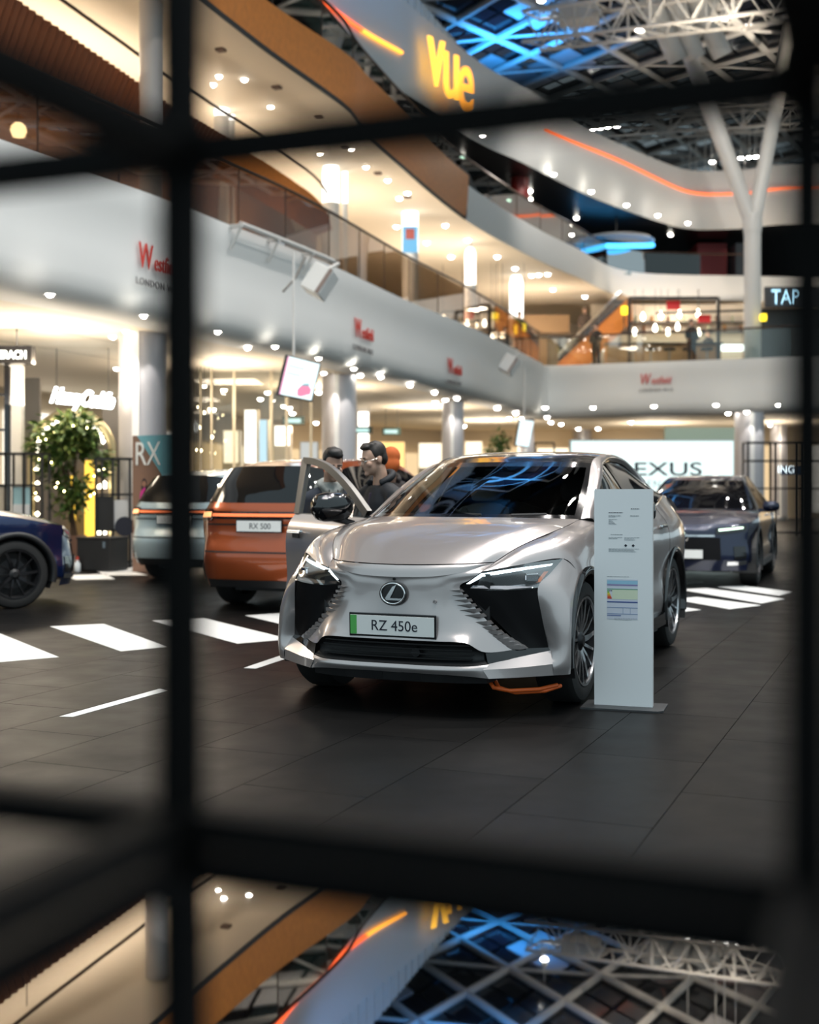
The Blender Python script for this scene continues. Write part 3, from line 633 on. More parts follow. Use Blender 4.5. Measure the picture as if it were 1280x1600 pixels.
    MB().sym(surf(rf, 24, 12)).build('roof', pm, e, 60)
    rw = [rf[-1], [(0, yr - .10, 1.30 * k), (.32 * ws, yr - .11, 1.30 * k), (.52 * ws, yr - .16, 1.30 * k), (.645 * ws, yr - .26, 1.30 * k)], [(0, yr - .02, 1.12 * k), (.34 * ws, yr - .03, 1.12 * k), (.56 * ws, yr - .08, 1.12 * k), (.70 * ws, yr - .16, 1.12 * k)]]
    MB().sym(surf(rw, 10, 12)).build('rear_window', M_DGL, e, 60)
    rr_ = [[(0, yr - .02, 1.12 * k), (.34 * ws, yr - .03, 1.12 * k), (.60 * ws, yr - .10, 1.13 * k), (S2(yr - .25, belt(yr - .25)), yr - .25, 1.15 * k)],
           [(0, yr + .02, 1.0 * k), (.36 * ws, yr + .0, 1.0 * k), (.64 * ws, yr - .07, 1.0 * k), (S2(yr - .25, .97 * k), yr - .25, .99 * k)],
           [(0, yr - .01, .80 * k), (.36 * ws, yr - .02, .80 * k), (.66 * ws, yr - .08, .80 * k), (S2(yr - .25, .8 * k), yr - .25, .80 * k)],
           [(0, yr + .05, .60), (.38 * ws, yr + .04, .60), (.68 * ws, yr - .03, .60), (S2(yr - .25, .6), yr - .25, .60)],
           [(0, yr + .02, .42), (.38 * ws, yr + .01, .42), (.68 * ws, yr - .06, .42), (S2(yr - .25, .45), yr - .25, .44)],
           [(0, yr - .05, .26), (.38 * ws, yr - .06, .26), (.66 * ws, yr - .12, .26), (S2(yr - .25, .3) - .03, yr - .30, .28)]]
    RR = surf(rr_, 24, 20)
    MB().sym(RR).build('tailgate', pm, e, 40)
    if rear:
        MB().sym(patch(RR, 0, .62, .185, .222, .012)).build('light_bar', tail, e); MB().sym(patch(RR, 0, .62, .155, .25, .006)).build('light_bar_trim', M_BLK, e)
        for sg in (1, -1):
            MB().side(patch(RR, .60, 1.0, .12, .27, .014, sl=.0), sg).build('tail_lamp', mat('tail_housing', (.05, .006, .005), .15), e, 40)
            MB().side(patch(RR, .62, .98, .165, .230, .024), sg).build('tail_lamp_strip', tail_inner or tail, e)
            MB().side(patch(RR, .74, .98, .70, .93, .012), sg).build('bumper_vent', M_SAT, e, 40)
            MB().side(patch(RR, .70, .735, .84, .93, .03), sg).build('vent_blade', M_CHR, e)
        MB().sym(patch(RR, 0, .70, .56, .575, .006)).build('bumper_seam', M_SAT, e)
        MB().sym(patch(RR, 0, .72, .30, .315, .006)).build('lamp_shadow_line', M_SAT, e)
        MB().sym(patch(RR, 0, .98, .90, 1.0, .008)).build('rear_skirt', M_SAT, e, 40)
        if txt: plate(e, (0, yr + .022, .885 * k), txt, rz=pi)
        else: plate(e, (0, yr + .022, .885 * k), None, rz=pi)
    MB().box((0, wb / 2, .26), (1.14, wb + .9, .14)).box((0, -.3, .55), (1.0, .6, .5)).box((0, wb + .25, .6), (1.1, .7, .5)).build('underbody', M_SAT, e)
    wh = make_wheel('wheel_master', R, .235, R - .105, 10, M_DRIM if dark_rims else M_ALU, M_SAT if dark_rims else M_DRIM)
    for x in (.80 * ws, -.80 * ws):
        put_wheel(wh, e, x, 0, R); put_wheel(wh, e, x, wb, R)
    drop_tree(wh)
    return e
def place_rear(c, phi, yr):
    """origin and turn of a car seen from behind, its tail centre at c"""
    rz = pi + phi
    return (c[0] + yr * sin(rz), c[1] - yr * cos(rz), 0), rz
T_AMB = emis('tail_amber', (1.0, .42, .16), 2.6); T_RED = emis('tail_red_glow', (1.0, .22, .07), 1.3)
l, r = place_rear((-1.556, 12.67), radians(-22), 2.85 + .93)
suv('copper orange SUV seen from behind, plate RX 500', l, r, paint('copper_paint', (.42, .085, .022), .5, .3), H=1.64, txt='RX 500', front=False, tail=T_RED, tail_inner=T_AMB)
l, r = place_rear((-3.2, 16.6), radians(-22), 2.85 + .93)
suv('pale blue grey SUV seen from behind, next to the brown RX panel', l, r, paint('pale_blue_paint', (.55, .68, .73), .25, .3), H=1.58, front=False, tail=T_RED, tail_inner=T_AMB)
NAVY = paint('navy_paint', (.006, .018, .078), .5, .28)
suv('dark blue car cut off by the left edge, front wheel in view', (-4.80, 13.88, 0), radians(126.9), NAVY, H=1.58, rear=False, drl=False)
suv('dark blue SUV facing the viewer beside the white screen wall', (3.89, 16.79, 0), radians(-21), paint('midnight_paint', (.0025, .007, .032), .35, .28), H=1.50, wb=2.6, fo=.82, ro=.8, hw=.90, R=.345, rear=False)

# ------------------------------------------------------------------ information totem
TT = empty('information_totem', (1.268, 7.222, 0), radians(-18), 'tall white information totem standing on a grey steel base plate', 'sign')
M_WHT = mat('totem_white', (.80, .83, .85), .4)
MB().prism([(-.235, -.13, 0), (.215, -.13, 0), (.245, -.10, 0), (.245, .15, 0), (-.235, .15, 0)], (0, 0, .010)).build('base_plate', mat('steel_plate', (.055, .057, .06), .45, .4), TT)
MB().box((0, 0, .652), (.344, .012, 1.284)).build('front_panel', M_WHT, TT)
MB().box((0, .036, .652), (.344, .012, 1.284)).build('back_panel', mat('totem_back', (.70, .68, .68), .45), TT)
MB().box((0, .018, .652), (.20, .024, 1.27)).build('core', M_SAT, TT)
FP = lambda x, z: ((x - 500) / 656 * .16 * 0, 0, 0)
def tp(cx_, cy_):          # from the close-up of the totem (656x1600 view) to panel coordinates
    return ((cx_ - 314) / 368 * .344, 1.294 - (cy_ - 95) / 1400 * 1.29)
GREYI = mat('grey_print', (.25, .27, .29), .6)
def lines(x0, x1, y, nrow, dy, h=2.2, m=GREYI, name='fine_print'):
    q = MB()
    for k in range(nrow):
        a, z = tp(x0, y + k * dy); b, _ = tp(x1 - (17 * (k * 7 % 5)) % 40, y)
        xx = a
        rr = random.Random(int(x0 + y * 3 + k))
        while xx < b:
            wd = rr.uniform(.006, .02)
            q.box(((xx + min(xx + wd, b)) / 2, -.0068, z), (min(wd, b - xx), .0012, h * .00092)); xx += wd + .003
    q.build(name, m, TT)
lines(222, 312, 246, 1, 1, 4, M_INK); lines(362, 415, 221, 1, 1, 4, M_INK); lines(222, 300, 266, 2, 7, 3); lines(358, 412, 266, 1, 1, 4)
lines(222, 275, 290, 6, 6, 2); lines(236, 310, 387, 1, 1, 2.5); lines(222, 310, 405, 2, 8, 2); lines(322, 415, 405, 3, 8, 2); lines(222, 412, 478, 4, 6, 2); lines(212, 350, 657, 1, 1, 2); lines(258, 400, 926, 2, 8, 2)
for cx_ in (330, 377):
    a, z = tp(cx_, 457); MB().prism([(a, -.0062, z - .009), (a + .009, -.0062, z), (a, -.0062, z + .009), (a - .009, -.0062, z)], (0, -.0015, 0)).build('print_symbol', M_INK, TT)
for (x0, y0, x1, y1, c, nm) in ((212, 675, 405, 932, (.62, .66, .76), 'energy_label'), (212, 675, 405, 682, (.03, .16, .35), 'label_band'), (212, 683, 405, 706, (.30, .55, .72), 'label_band'), (212, 708, 405, 716, (.25, .22, .42), 'label_band'),
                                (212, 736, 405, 741, (.08, .30, .16), 'label_band'), (244, 742, 405, 803, (.66, .74, .56), 'label_field'), (212, 817, 405, 825, (.05, .09, .28), 'label_band'),
                                (212, 855, 405, 859, (.20, .28, .45), 'label_band'), (212, 895, 405, 899, (.20, .28, .45), 'label_band'), (312, 860, 315, 895, (.25, .33, .5), 'label_band'), (357, 860, 360, 895, (.25, .33, .5), 'label_band'), (212, 905, 300, 911, (.15, .2, .4), 'label_band')):
    a, zt = tp(x0, y0); b, zb = tp(x1, y1); d = .0012 if nm == 'energy_label' else .0020
    MB().box(((a + b) / 2, -.006 - d / 2, (zt + zb) / 2), (b - a, d, zt - zb)).build(nm, mat('label_%d_%d' % (x0, y0), c, .5), TT)
for k, c in enumerate([(.05, .35, .08), (.25, .5, .05), (.7, .6, .05), (.75, .35, .04), (.7, .12, .03), (.6, .05, .03)]):
    a, zt = tp(214, 745 + k * 9.5); b, zb = tp(222 + k * 4, 745 + k * 9.5 + 9)
    MB().box(((a + b) / 2, -.0074, (zt + zb) / 2), (b - a, .0012, zt - zb)).build('rating_bar', mat('rating_%d' % k, c, .5), TT)
lines(225, 262, 750, 1, 1, 6, M_INK); lines(300, 320, 750, 1, 1, 6, M_INK); lines(365, 380, 750, 1, 1, 6, M_INK); lines(300, 320, 778, 1, 1, 6, M_INK); lines(365, 380, 778, 1, 1, 6, M_INK)
# ------------------------------------------------------------------ floor
TV = Vector((sin(TH), cos(TH), 0)); TU = Vector((cos(TH), -sin(TH), 0))
FLR = struct(MB().box((4, 32, -.06), (110, 96, .10)).build('floor', mat('floor_joint', (.012, .012, .013), .6)))
def tile_mat(name, c):
    m = mat(name, c, .26, spec=.08, noise=(1.6, .35)); b = m.node_tree.nodes['Principled BSDF']; nt = m.node_tree
    tc = nt.nodes.new('ShaderNodeTexCoord'); n = nt.nodes.new('ShaderNodeTexNoise'); n.inputs['Scale'].default_value = 3.0; n.inputs['Detail'].default_value = 8
    mp = nt.nodes.new('ShaderNodeMapRange'); mp.inputs['To Min'].default_value = .28; mp.inputs['To Max'].default_value = .50
    gp = nt.nodes.new('ShaderNodeNewGeometry'); nt.links.new(gp.outputs['Position'], n.inputs['Vector']); nt.links.new(n.outputs['Fac'], mp.inputs['Value']); nt.links.new(mp.outputs[0], b.inputs['Roughness'])
    return m
TM = [tile_mat('slate_tile_a', (.0062, .0059, .0059)), tile_mat('slate_tile_b', (.0085, .0081, .008)), tile_mat('slate_tile_c', (.0072, .007, .0071))]
tme = []
for m in TM:
    q = MB().box((0, 0, 0), (.596, 1.196, .012)).mesh('floor_tile'); q.materials.append(m); tme.append(q)
cells = []
for i in range(-75, 75):
    for j in range(-6, 66):
        p = Vector((0.10, 5.0, 0)) + TU * i * .6 + TV * (j + (.5 if i % 2 else 0)) * 1.2
        if 2.2 < p.y < 75 and -16 < p.x < 40: cells.append((p.length, p, (i * 7 + j * 13 + (i * j) % 5) % 3))
cells.sort(key=lambda c: c[0])
vis = [c for c in cells if abs(c[1].x) < c[1].y * .345 + 1.6]
near = vis[:290]; nid = {id(c) for c in near}
for c in near:
    o = bpy.data.objects.new('floor_tile', tme[c[2]]); COL.objects.link(o); o.parent = FLR; o.location = (c[1].x, c[1].y, -.006); o.rotation_euler = (0, 0, -TH)
far = MB()
for c in cells:
    if id(c) not in nid: far.box((c[1].x, c[1].y, -.006), (.596, 1.196, .012), rz=-TH)
fo_ = far.build('floor_tile_field', TM[2], FLR); fo_['kind'] = 'stuff'
M_STR = mat('white_marking', (.78, .78, .77), .45)
for P in ([(-60, 975), (0, 990), (92, 1027), (-60, 1040)], [(78, 979), (162, 975), (262, 1011), (189, 1018)], [(238, 970), (318, 966), (454, 999), (371, 1006)], [(383, 962), (470, 956), (560, 975), (500, 990)],
          [(93, 1120), (114, 1120.5), (262, 1079.5), (250, 1076.5)], [(381, 1044), (400, 1045), (470, 1022), (455, 1019)],
          [(100, 899), (165, 897), (180, 905), (118, 906)], [(152, 893), (205, 892), (232, 899), (165, 899)], [(170, 888), (215, 886), (240, 890), (185, 892)],
          [(1060, 921), (1105, 919), (1228, 936), (1190, 943)], [(1120, 917), (1160, 915), (1240, 925), (1218, 931)], [(1050, 936), (1090, 933), (1190, 946), (1140, 952)], [(1040, 951), (1075, 950), (1096, 953), (1050, 958)], [(1060, 908), (1085, 907), (1100, 910), (1070, 913)]):
    MB().prism([ground(a, b, .0) + Vector((0, 0, .0005)) for a, b in P], (0, 0, .002)).build('floor_stripe', M_STR, FLR)

# ------------------------------------------------------------------ the storeys round the atrium
def lev(px, py, z):
    Y = FPX * (z - HC) / (YH - py); return Vector(((px - 640) / FPX * Y, Y, 0))
def dense(P, step=.4):
    C = crv(P, 400); out = [C[0]]
    for p in C[1:]:
        if (p - out[-1]).length >= step: out.append(p)
    return out
def normals(P):
    N = []
    for i in range(len(P)):
        d = (P[min(i + 1, len(P) - 1)] - P[max(i - 1, 0)]).normalized(); N.append(Vector((-d.y, d.x, 0)))
    return N
def sweep(P, prof, a=0, b=None):
    N = normals(P); b = len(P) if b is None else b
    return [[P[i] + N[i] * d + Vector((0, 0, z)) for d, z in prof] for i in range(a, b)]
def slab(P, ins, z, name, m, lab, x1=48, y1=80, x0=-30):
    """flat floor or ceiling behind an edge line, as one polygon with a little thickness"""
    N = normals(P); E = [P[i] + N[i] * ins + Vector((0, 0, z)) for i in range(len(P))]
    E += [Vector((x1, E[-1].y, z)), Vector((x1, y1, z)), Vector((x0, y1, z)), Vector((x0, E[0].y, z))]
    return struct(MB().poly(E).build(name, m), lab)
def px_of(p): return 640 + FPX * p.x / p.y
Z1, ZC = 6.0, 4.0
P1 = dense([Vector((-10.5, 6, 0)), Vector((-7.6, 11.5, 0))] + [lev(*q, Z1) for q in ((0, 215), (250, 306), (335, 340), (500, 405), (640, 470), (740, 512), (815, 550), (846, 566), (862, 571), (1000, 566), (1165, 560), (1300, 556))] + [Vector((26, 42, 0))])
def idx(P, px): return next((i for i, p in enumerate(P) if px_of(p) > px and p.y > 9), len(P) - 1)
WHT = mat('white_plaster', (.80, .79, .77), .6); CRM = mat('cream_plaster', (.80, .71, .58), .65)
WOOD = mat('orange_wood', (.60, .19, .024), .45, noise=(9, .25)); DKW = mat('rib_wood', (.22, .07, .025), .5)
BRZ = mat('bronze_rail', (.06, .035, .025), .4, .6)
c1 = idx(P1, 858)
struct(MB().grid(sweep(P1, [(.06, 6.0), (0, 5.98), (0, 5.62), (.05, 5.5), (.05, 4.9), (.06, 4.5), (.10, 4.28), (.22, 4.10), (.45, 4.02), (.8, 4.0)])).build('wall_fascia', WHT, None, 40), 'white curved fascia of the first floor')
slab(P1, .8, ZC, 'ceiling', CRM, 'cream ceiling above the ground floor arcade')
slab(P1, .06, 5.999, 'floor_gallery', mat('gallery_floor', (.55, .48, .40), .4), 'pale floor of the first floor gallery')
struct(MB().grid(sweep(P1, [(11, 0), (11, 4.0)])).build('wall_shopfront', mat('shop_back', (.72, .62, .48), .6)), 'shop wall at the back of the arcade')
struct(MB().grid(sweep(P1, [(13, 6.0), (13, 9.4)])).build('wall_gallery', CRM), 'cream back wall of the first floor gallery')
SWN = bpy.data.objects['wall_shopfront']; rs_ = random.Random(2)
_n = normals(P1); _i = idx(P1, -250)
while _i < len(P1) - 6:
    k_ = rs_.choice((4, 5, 6)); a_, b_ = P1[_i] + _n[_i] * 10.9, P1[min(_i + k_, len(P1) - 1)] + _n[min(_i + k_, len(P1) - 1)] * 10.9; d_ = (b_ - a_).normalized()
    a_, b_ = a_ + d_ * .12, b_ - d_ * .12; zt_ = rs_.choice((2.9, 3.2, 3.4))
    MB().hexa([a_ + Vector((0, 0, .25)), b_ + Vector((0, 0, .25)), b_ + Vector((0, 0, zt_)), a_ + Vector((0, 0, zt_))] + [q + _n[_i] * .06 for q in (a_ + Vector((0, 0, .25)), b_ + Vector((0, 0, .25)), b_ + Vector((0, 0, zt_)), a_ + Vector((0, 0, zt_)))]).build('shop_glow_panel', emis(*rs_.choice((('win_cream', (1, .86, .62), 1.1), ('win_white', (1, .95, .84), 1.5), ('win_amber', (1, .72, .40), .8)))), SWN)  # lit shops as glowing panels, added to brighten the arcade
    _i += k_
# joint lines of the ceiling
for d_ in (2.4, 4.2):
    MB().grid(sweep(P1, [(d_, ZC - .004), (d_ + .04, ZC - .004)])).build('ceiling_joint', mat('joint_grey', (.35, .31, .26), .7), bpy.data.objects['ceiling'])
# balustrade on the first floor
BAL = empty('glass_balustrade', P1[idx(P1, -100)] + Vector((0, 0, 6)), 0, 'glass balustrade with dark handrail along the white Westfield fascia', 'balustrade')
M_BGL = glass('balustrade_glass', (.80, .72, .64), .13)
def rel(G, o): return [[Vector(p) - o.location for p in r] for r in G]
def balustrade(root, P, i0, i1, z0, z1, gm, rm, step=4, ins=.12, rail=.035, post=.022):
    N = normals(P); off = root.location
    for i in range(i0, i1 - step, step):
        a, b = P[i] + N[i] * ins, P[i + step] + N[i + step] * ins; d = (b - a).normalized() * .02
        MB().hexa([a + d + Vector((0, 0, z0)) - off, b - d + Vector((0, 0, z0)) - off, b - d + Vector((0, 0, z1 - .05)) - off, a + d + Vector((0, 0, z1 - .05)) - off] + [q + N[i] * .015 for q in (a + d + Vector((0, 0, z0)) - off, b - d + Vector((0, 0, z0)) - off, b - d + Vector((0, 0, z1 - .05)) - off, a + d + Vector((0, 0, z1 - .05)) - off)]).build('glass_pane', gm, root)
        MB().bar(a + Vector((0, 0, z0)) - off, a + Vector((0, 0, z1)) - off, post).build('post', rm, root)
    MB().tube([P[i] + N[i] * ins + Vector((0, 0, z1)) - off for i in range(i0, i1)], rail, 8).build('handrail', rm, root, 60)
balustrade(BAL, P1, idx(P1, -100), c1 - 2, 6.0, 7.15, M_BGL, BRZ)
BA2 = empty('glass_balustrade', P1[c1] + Vector((0, 0, 6)), 0, 'glass balustrade in front of the upper floor bar', 'balustrade')
balustrade(BA2, P1, c1 - 1, idx(P1, 1290), 6.0, 7.10, glass('clear_pane', (.80, .84, .82), .12), BRZ)
# ribbed wooden parapet inside the gallery
iw0, iw1 = idx(P1, -60), idx(P1, 577)
Q = []; N1 = normals(P1)
for i in range((iw1 - iw0) * 6):
    f = i / 6; k = iw0 + int(f); t = f - int(f); p = P1[k].lerp(P1[k + 1], t); nn = N1[k]; s_ = i / ((iw1 - iw0) * 6)
    zl = spl([0, .35, .8, 1], [7.85, 7.5, 7.25, 7.15], s_); zu = spl([0, .35, .8, .95, 1], [8.75, 8.2, 7.85, 7.65, 7.2], s_)
    fl_ = min(1, max(0, (s_ - .5) / .2)); rib = .05 * (i % 2) * (1 - fl_)
    Q.append([p + nn * (1.3 + rib - .4 * j / 4) + Vector((0, 0, zl + (zu - zl) * j / 4)) for j in range(5)])
LC = sweep(P1, [(2.3, 6.0), (2.2, 7.9)], iw0, iw1 + 6)
cut = int(len(Q) * .62)
WP = empty('wooden_parapet', P1[iw0], 0, 'curved ribbed brown timber parapet above the left glass balustrade', 'parapet')
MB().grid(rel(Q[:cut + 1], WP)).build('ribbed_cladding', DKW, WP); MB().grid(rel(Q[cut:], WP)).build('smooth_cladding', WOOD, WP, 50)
MB().grid(rel(LC, WP)).build('glass_reflection_panel', mat('brown_reflection', (.42, .22, .11), .3), WP, 50)  # added panel, its brown stands in for reflections in the balustrade glass
MB().grid(rel([[r[4], r[4] + Vector((-.4, .2, .02)), r[4] + Vector((-.9, .4, .02))] for r in Q], WP)).build('parapet_cap', WHT, WP, 50)
for q_ in range(iw0 + 2, iw1, 7):
    light('parapet_fill', 'AREA', P1[q_] + N1[q_] * 1.6 + Vector((0, 0, 6.06)), 26, (1, .82, .6), .8, aim=N1[q_] + Vector((0, 0, 1.2)))  # fills added to brighten the brown panel behind the glass
MB().tube([r[4] + Vector((0, 0, .45)) - WP.location for r in Q[::6]], .03, 6).build('handrail', BRZ, WP)
# second floor
Z2 = 9.3
P2 = dense([Vector((-8.5, 8, 0)), Vector((-5.6, 14, 0))] + [lev(*q, Z2) for q in ((309, 0), (420, 85), (538, 170), (583, 222), (717, 337), (819, 396), (897, 431), (983, 464), (1165, 470), (1300, 472))] + [Vector((30, 53, 0))])
o2 = idx(P2, 722)
slab(P2, 0, Z2, 'ceiling_gallery', CRM, 'cream ceiling of the first floor gallery')
MB().grid(sweep(P2, [(0, Z2 + .02), (-.02, Z2 + .10)], 0, o2 + 1)).build('shadow_strip', M_SAT, bpy.data.objects['ceiling_gallery'])  # black strip paints the shadow line under the timber parapet
hp2 = lambda p: spl([309, 420, 538, 583, 720], [.70, .78, 1.0, 1.2, 1.22], px_of(p)) if p.y > 15 else .70
N2 = normals(P2)
WB = tag(MB().grid([[P2[i] + N2[i] * d + Vector((0, 0, Z2 + .10 + z * hp2(P2[i]))) for d, z in ((-.02, 0), (-.08, .4), (-.12, 1.0), (.1, 1.03), (.4, 1.03))] for i in range(o2 + 1)]).build('timber_parapet', WOOD, None, 40), 'smooth orange timber parapet band of the second floor', 'parapet')
struct(MB().grid(sweep(P2, [(0, Z2), (-.05, Z2 + .1), (-.08, Z2 + 1.05), (.2, Z2 + 1.1)], o2)).build('wall_upper_fascia', WHT, None, 40), 'white curved fascia of the second floor')
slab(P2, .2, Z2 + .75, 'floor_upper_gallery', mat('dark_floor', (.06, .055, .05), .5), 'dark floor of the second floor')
for i in range(idx(P2, 300), o2 - 4, 5):
    n_ = normals(P2)[i]; p = P2[i] + n_ * .7
    o = tag(MB().box((0, 0, 0), (.16, .16, .04), rz=atan2(n_.y, n_.x)).build('soffit_vent', mat('vent_brown', (.12, .07, .05), .6), None), ORD[(i - idx(P2, 300)) // 5].capitalize() + ' square dark vent from the left in the sloping soffit', 'vent', 'soffit vents'); o.location = (p.x, p.y, Z2 - .022)
B3 = empty('glass_balustrade', P2[idx(P2, 200)] + Vector((0, 0, Z2 + 1.3)), 0, 'greenish glass balustrade above the orange timber parapet', 'balustrade')
balustrade(B3, P2, idx(P2, 200), idx(P2, 1180), Z2 + .9, Z2 + 2.0, glass('green_pane', (.24, .32, .29), .13), BRZ, step=5)
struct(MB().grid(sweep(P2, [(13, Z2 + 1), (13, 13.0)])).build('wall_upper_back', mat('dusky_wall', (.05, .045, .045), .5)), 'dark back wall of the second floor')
# third floor
Z3 = 12.5
P3 = dense([Vector((-8, 12, 0)), Vector((-5.2, 19, 0))] + [lev(*q, Z3) for q in ((456, 8), (553, 94), (640, 150), (750, 222), (820, 255), (924, 307), (1027, 345), (1083, 358), (1160, 357), (1300, 350))] + [Vector((33, 54, 0))])
LED = lambda px: spl([380, 470, 630, 840, 961, 1102, 1290], [13.25, 13.2, 13.5, 14.0, 14.3, 14.0, 14.0], px)
struct(MB().grid(sweep(P3, [(.05, Z3), (0, Z3 + .05), (-.1, 13.6), (-.1, 15.0), (.3, 15.05), (1.2, 15.05)])).build('wall_top_fascia', WHT, None, 40), 'white top floor fascia with glowing orange line')
slab(P3, .05, Z3, 'ceiling_dark', mat('black_soffit', (.006, .006, .007), .35), 'black soffit below the top floor')
N3 = normals(P3); iv0, iv1 = idx(P3, 330), idx(P3, 628)
def led(i0, i1, m, lab):
    o = empty('light_line', P3[i0] + Vector((0, 0, 13)), 0, lab, 'light')
    MB().tube([P3[i] + N3[i] * -.14 + Vector((0, 0, LED(px_of(P3[i])))) - o.location for i in range(i0, i1)], .05, 6).build('light_tube', m, o)
led(iv0, idx(P3, 560), emis('led_red', (1, .12, .03), 2.2), 'red to orange light line leading to the yellow vue sign')
led(idx(P3, 560) - 1, iv1, emis('led_orange', (1, .36, .04), 2.4), 'orange light line ending at the yellow vue sign')
led(idx(P3, 838), idx(P3, 1290), emis('led_redorange', (1, .17, .04), 1.6), 'long red orange light line on the far white fascia')
# vue sign
iu = idx(P3, 676); pv = P3[iu] + N3[iu] * -.62; ang = atan2(-N3[iu].x, N3[iu].y)
VS = empty('cinema_sign', (pv.x, pv.y, at(676, 108, pv.y).z), ang - .30, 'big glowing yellow orange vue letters on the top fascia', 'sign')
for k, ch in enumerate('vue'):
    text('sign_letter', ch, 2.9, emis('sign_yellow_%d' % k, ((1, .50, .05), (1, .46, .045), (1, .36, .035))[k], 2.2), VS, (-.86 + .84 * k, -.15 * (1 - k), .16 - .16 * k), ext=.03, off=.022, sx=.56)
# blue ribbed wall above
RW = []
for i in range(idx(P3, 300), idx(P3, 735)):
    for t in (0, .25, .26, .5, .51, .75, .76):
        p = P3[i].lerp(P3[i + 1], t); rb = .06 if t in (.26, .5, .76) else 0
        RW.append([p + N3[i] * (.45 + rb) + Vector((0, 0, z)) for z in (15.05, spl([300, 530, 730], [17.6, 16.8, 15.6], px_of(p)))])
struct(MB().grid(RW).build('wall_ribbed', WHT), 'ribbed pale wall washed with blue light below the roof')

# ------------------------------------------------------------------ roof
RZ = 17.9
RF = struct(MB().box((14, 56, RZ + 2.2), (74, 80, .1)).build('roof', mat('night_roof', (.004, .005, .008), .5)), 'dark glazed roof over the atrium')
M_STL = mat('white_steel', (.68, .66, .63), .45); M_PNL = mat('roof_panel_white', (.48, .48, .50), .6); M_NGT = mat('roof_panel_night', (.006, .007, .012), .12)
cw, chh = 3.1, 4.8
def rzz(x, y): return RZ + .7 * sin(x * .16) + .5 * sin(y * .11 + 1)
pme = {}
for m in (M_PNL, M_NGT):
    q = MB(); q.v = [(-cw / 2 + .1, 0, 0), (0, -chh / 2 + .12, 0), (cw / 2 - .1, 0, 0), (0, chh / 2 - .12, 0)]; q.v += [(a, b, .05) for a, b, _ in q.v]
    q.f = [(3, 2, 1, 0), (4, 5, 6, 7), (0, 1, 5, 4), (1, 2, 6, 5), (2, 3, 7, 6), (3, 0, 4, 7)]
    me = q.mesh('roof_pane'); me.materials.append(m); pme[m] = me
rr = random.Random(4)
nx, ny, X0, Y0 = 11, 8, -3.0, 31.0
for i in range(nx):
    for j in range(2 * ny):
        x = X0 + cw * (i + (.5 if j % 2 else 0)); y = Y0 + chh / 2 * j
        m = M_PNL if rr.random() < (.62 if x < 6.5 and y > 41 else .16) else M_NGT
        o = bpy.data.objects.new('roof_pane', pme[m]); COL.objects.link(o); o.parent = RF; o.location = (x, y, rzz(x, y) + .12)
        e_ = .01; gx = (rzz(x + e_, y) - rzz(x - e_, y)) / .02; gy = (rzz(x, y + e_) - rzz(x, y - e_)) / .02
        o.rotation_euler = (math.atan(gy), -math.atan(gx), 0)
for d in (1, -1):
    for i in range(-ny, nx + ny + 1):
        pts = []
        for j in range(0, 2 * ny + 1):
            x = X0 - cw / 2 + cw * i + d * cw / 2 * j; y = Y0 - chh / 2 + chh / 2 * j
            if d < 0: x += cw * 0
            if X0 - cw <= x <= X0 + cw * nx: pts.append((x, y, rzz(x, y)))
        if len(pts) > 1: MB().tube(pts, .13, 6).build('roof_beam', M_STL, RF)
for j in range(0, 2 * ny, 2):
    y = Y0 + chh / 2 * j; MB().tube([(X0 + cw * k / 1, y, rzz(X0 + cw * k, y)) for k in range(nx + 1)], .07, 5).build('roof_beam', M_STL, RF)
def truss(name, a, b, s, n, label, m=M_STL, r=.06):
    a, b = Vector(a), Vector(b); e = empty(name, a, 0, label, 'truss'); d = (b - a); l_ = d.normalized(); sd = l_.cross(Vector((0, 0, 1))).normalized() * s / 2; up = Vector((0, 0, s / 2))
    cs = [sd + up, -sd + up, -sd - up, sd - up]
    for c in cs: MB().tube([c, c + d], r, 6).build('chord', m, e)
    for i in range(n):
        p, q = d * i / n, d * (i + 1) / n
        MB().tube([p + cs[i % 4], p + cs[(i + 1) % 4]], r * .6, 5).build('strut', m, e)
        for k in range(4):
            c, c2 = cs[k], cs[(k + 1) % 4]
            MB().tube([p + (c if i % 2 else c2), q + (c2 if i % 2 else c)], r * .55, 5).build('brace', m, e)
    return e
truss('lighting_truss', at(830, 48, 40), at(1262, -8, 34), 1.0, 14, 'cream lattice lighting truss hanging below the blue roof')
truss('lighting_truss', at(880, 205, 60), at(1260, 178, 52), 1.0, 14, 'second lattice truss below the far roof, behind the forked column')
tag(MB().box(at(905, 24, 39.5), (1.3, .8, .5), rz=-.2).build('truss_box', M_STL, None, bevel=.05), 'cream equipment box on the lighting truss', 'box')
for k, (a, b, c, d) in enumerate(((1012, -10, 1060, 96), (1050, -10, 1088, 92), (1085, -10, 1130, 88), (1120, -12, 1085, 60))):
    tag(MB().tube([at(a, b, 41), at(c, d, 41.5)], .34 if k < 3 else .2, 10).build('roof_strut', M_STL, None, 60), ('thick cream roof strut left of the other two', 'thick cream roof strut between the other two', 'thick cream roof strut right of the other two', 'thin cream strut crossing behind the thick ones')[k], 'strut', 'roof struts above the atrium')
SPT = ((1072, 33, 38), (1130, 30, 37), (1116, 29, 37), (1148, 24, 37), (846, 1, 40), (902, 203, 56), (914, 202, 56), (927, 201, 56), (938, 200, 56), (950, 198, 56), (964, 197, 56), (1078, 282, 58), (1088, 281, 58), (1102, 281, 58), (1112, 279, 58), (1118, 278, 58), (1130, 280, 58), (1113, 253, 58), (1158, 247, 58), (1171, 246, 58), (1181, 245, 58), (1164, 275, 58))
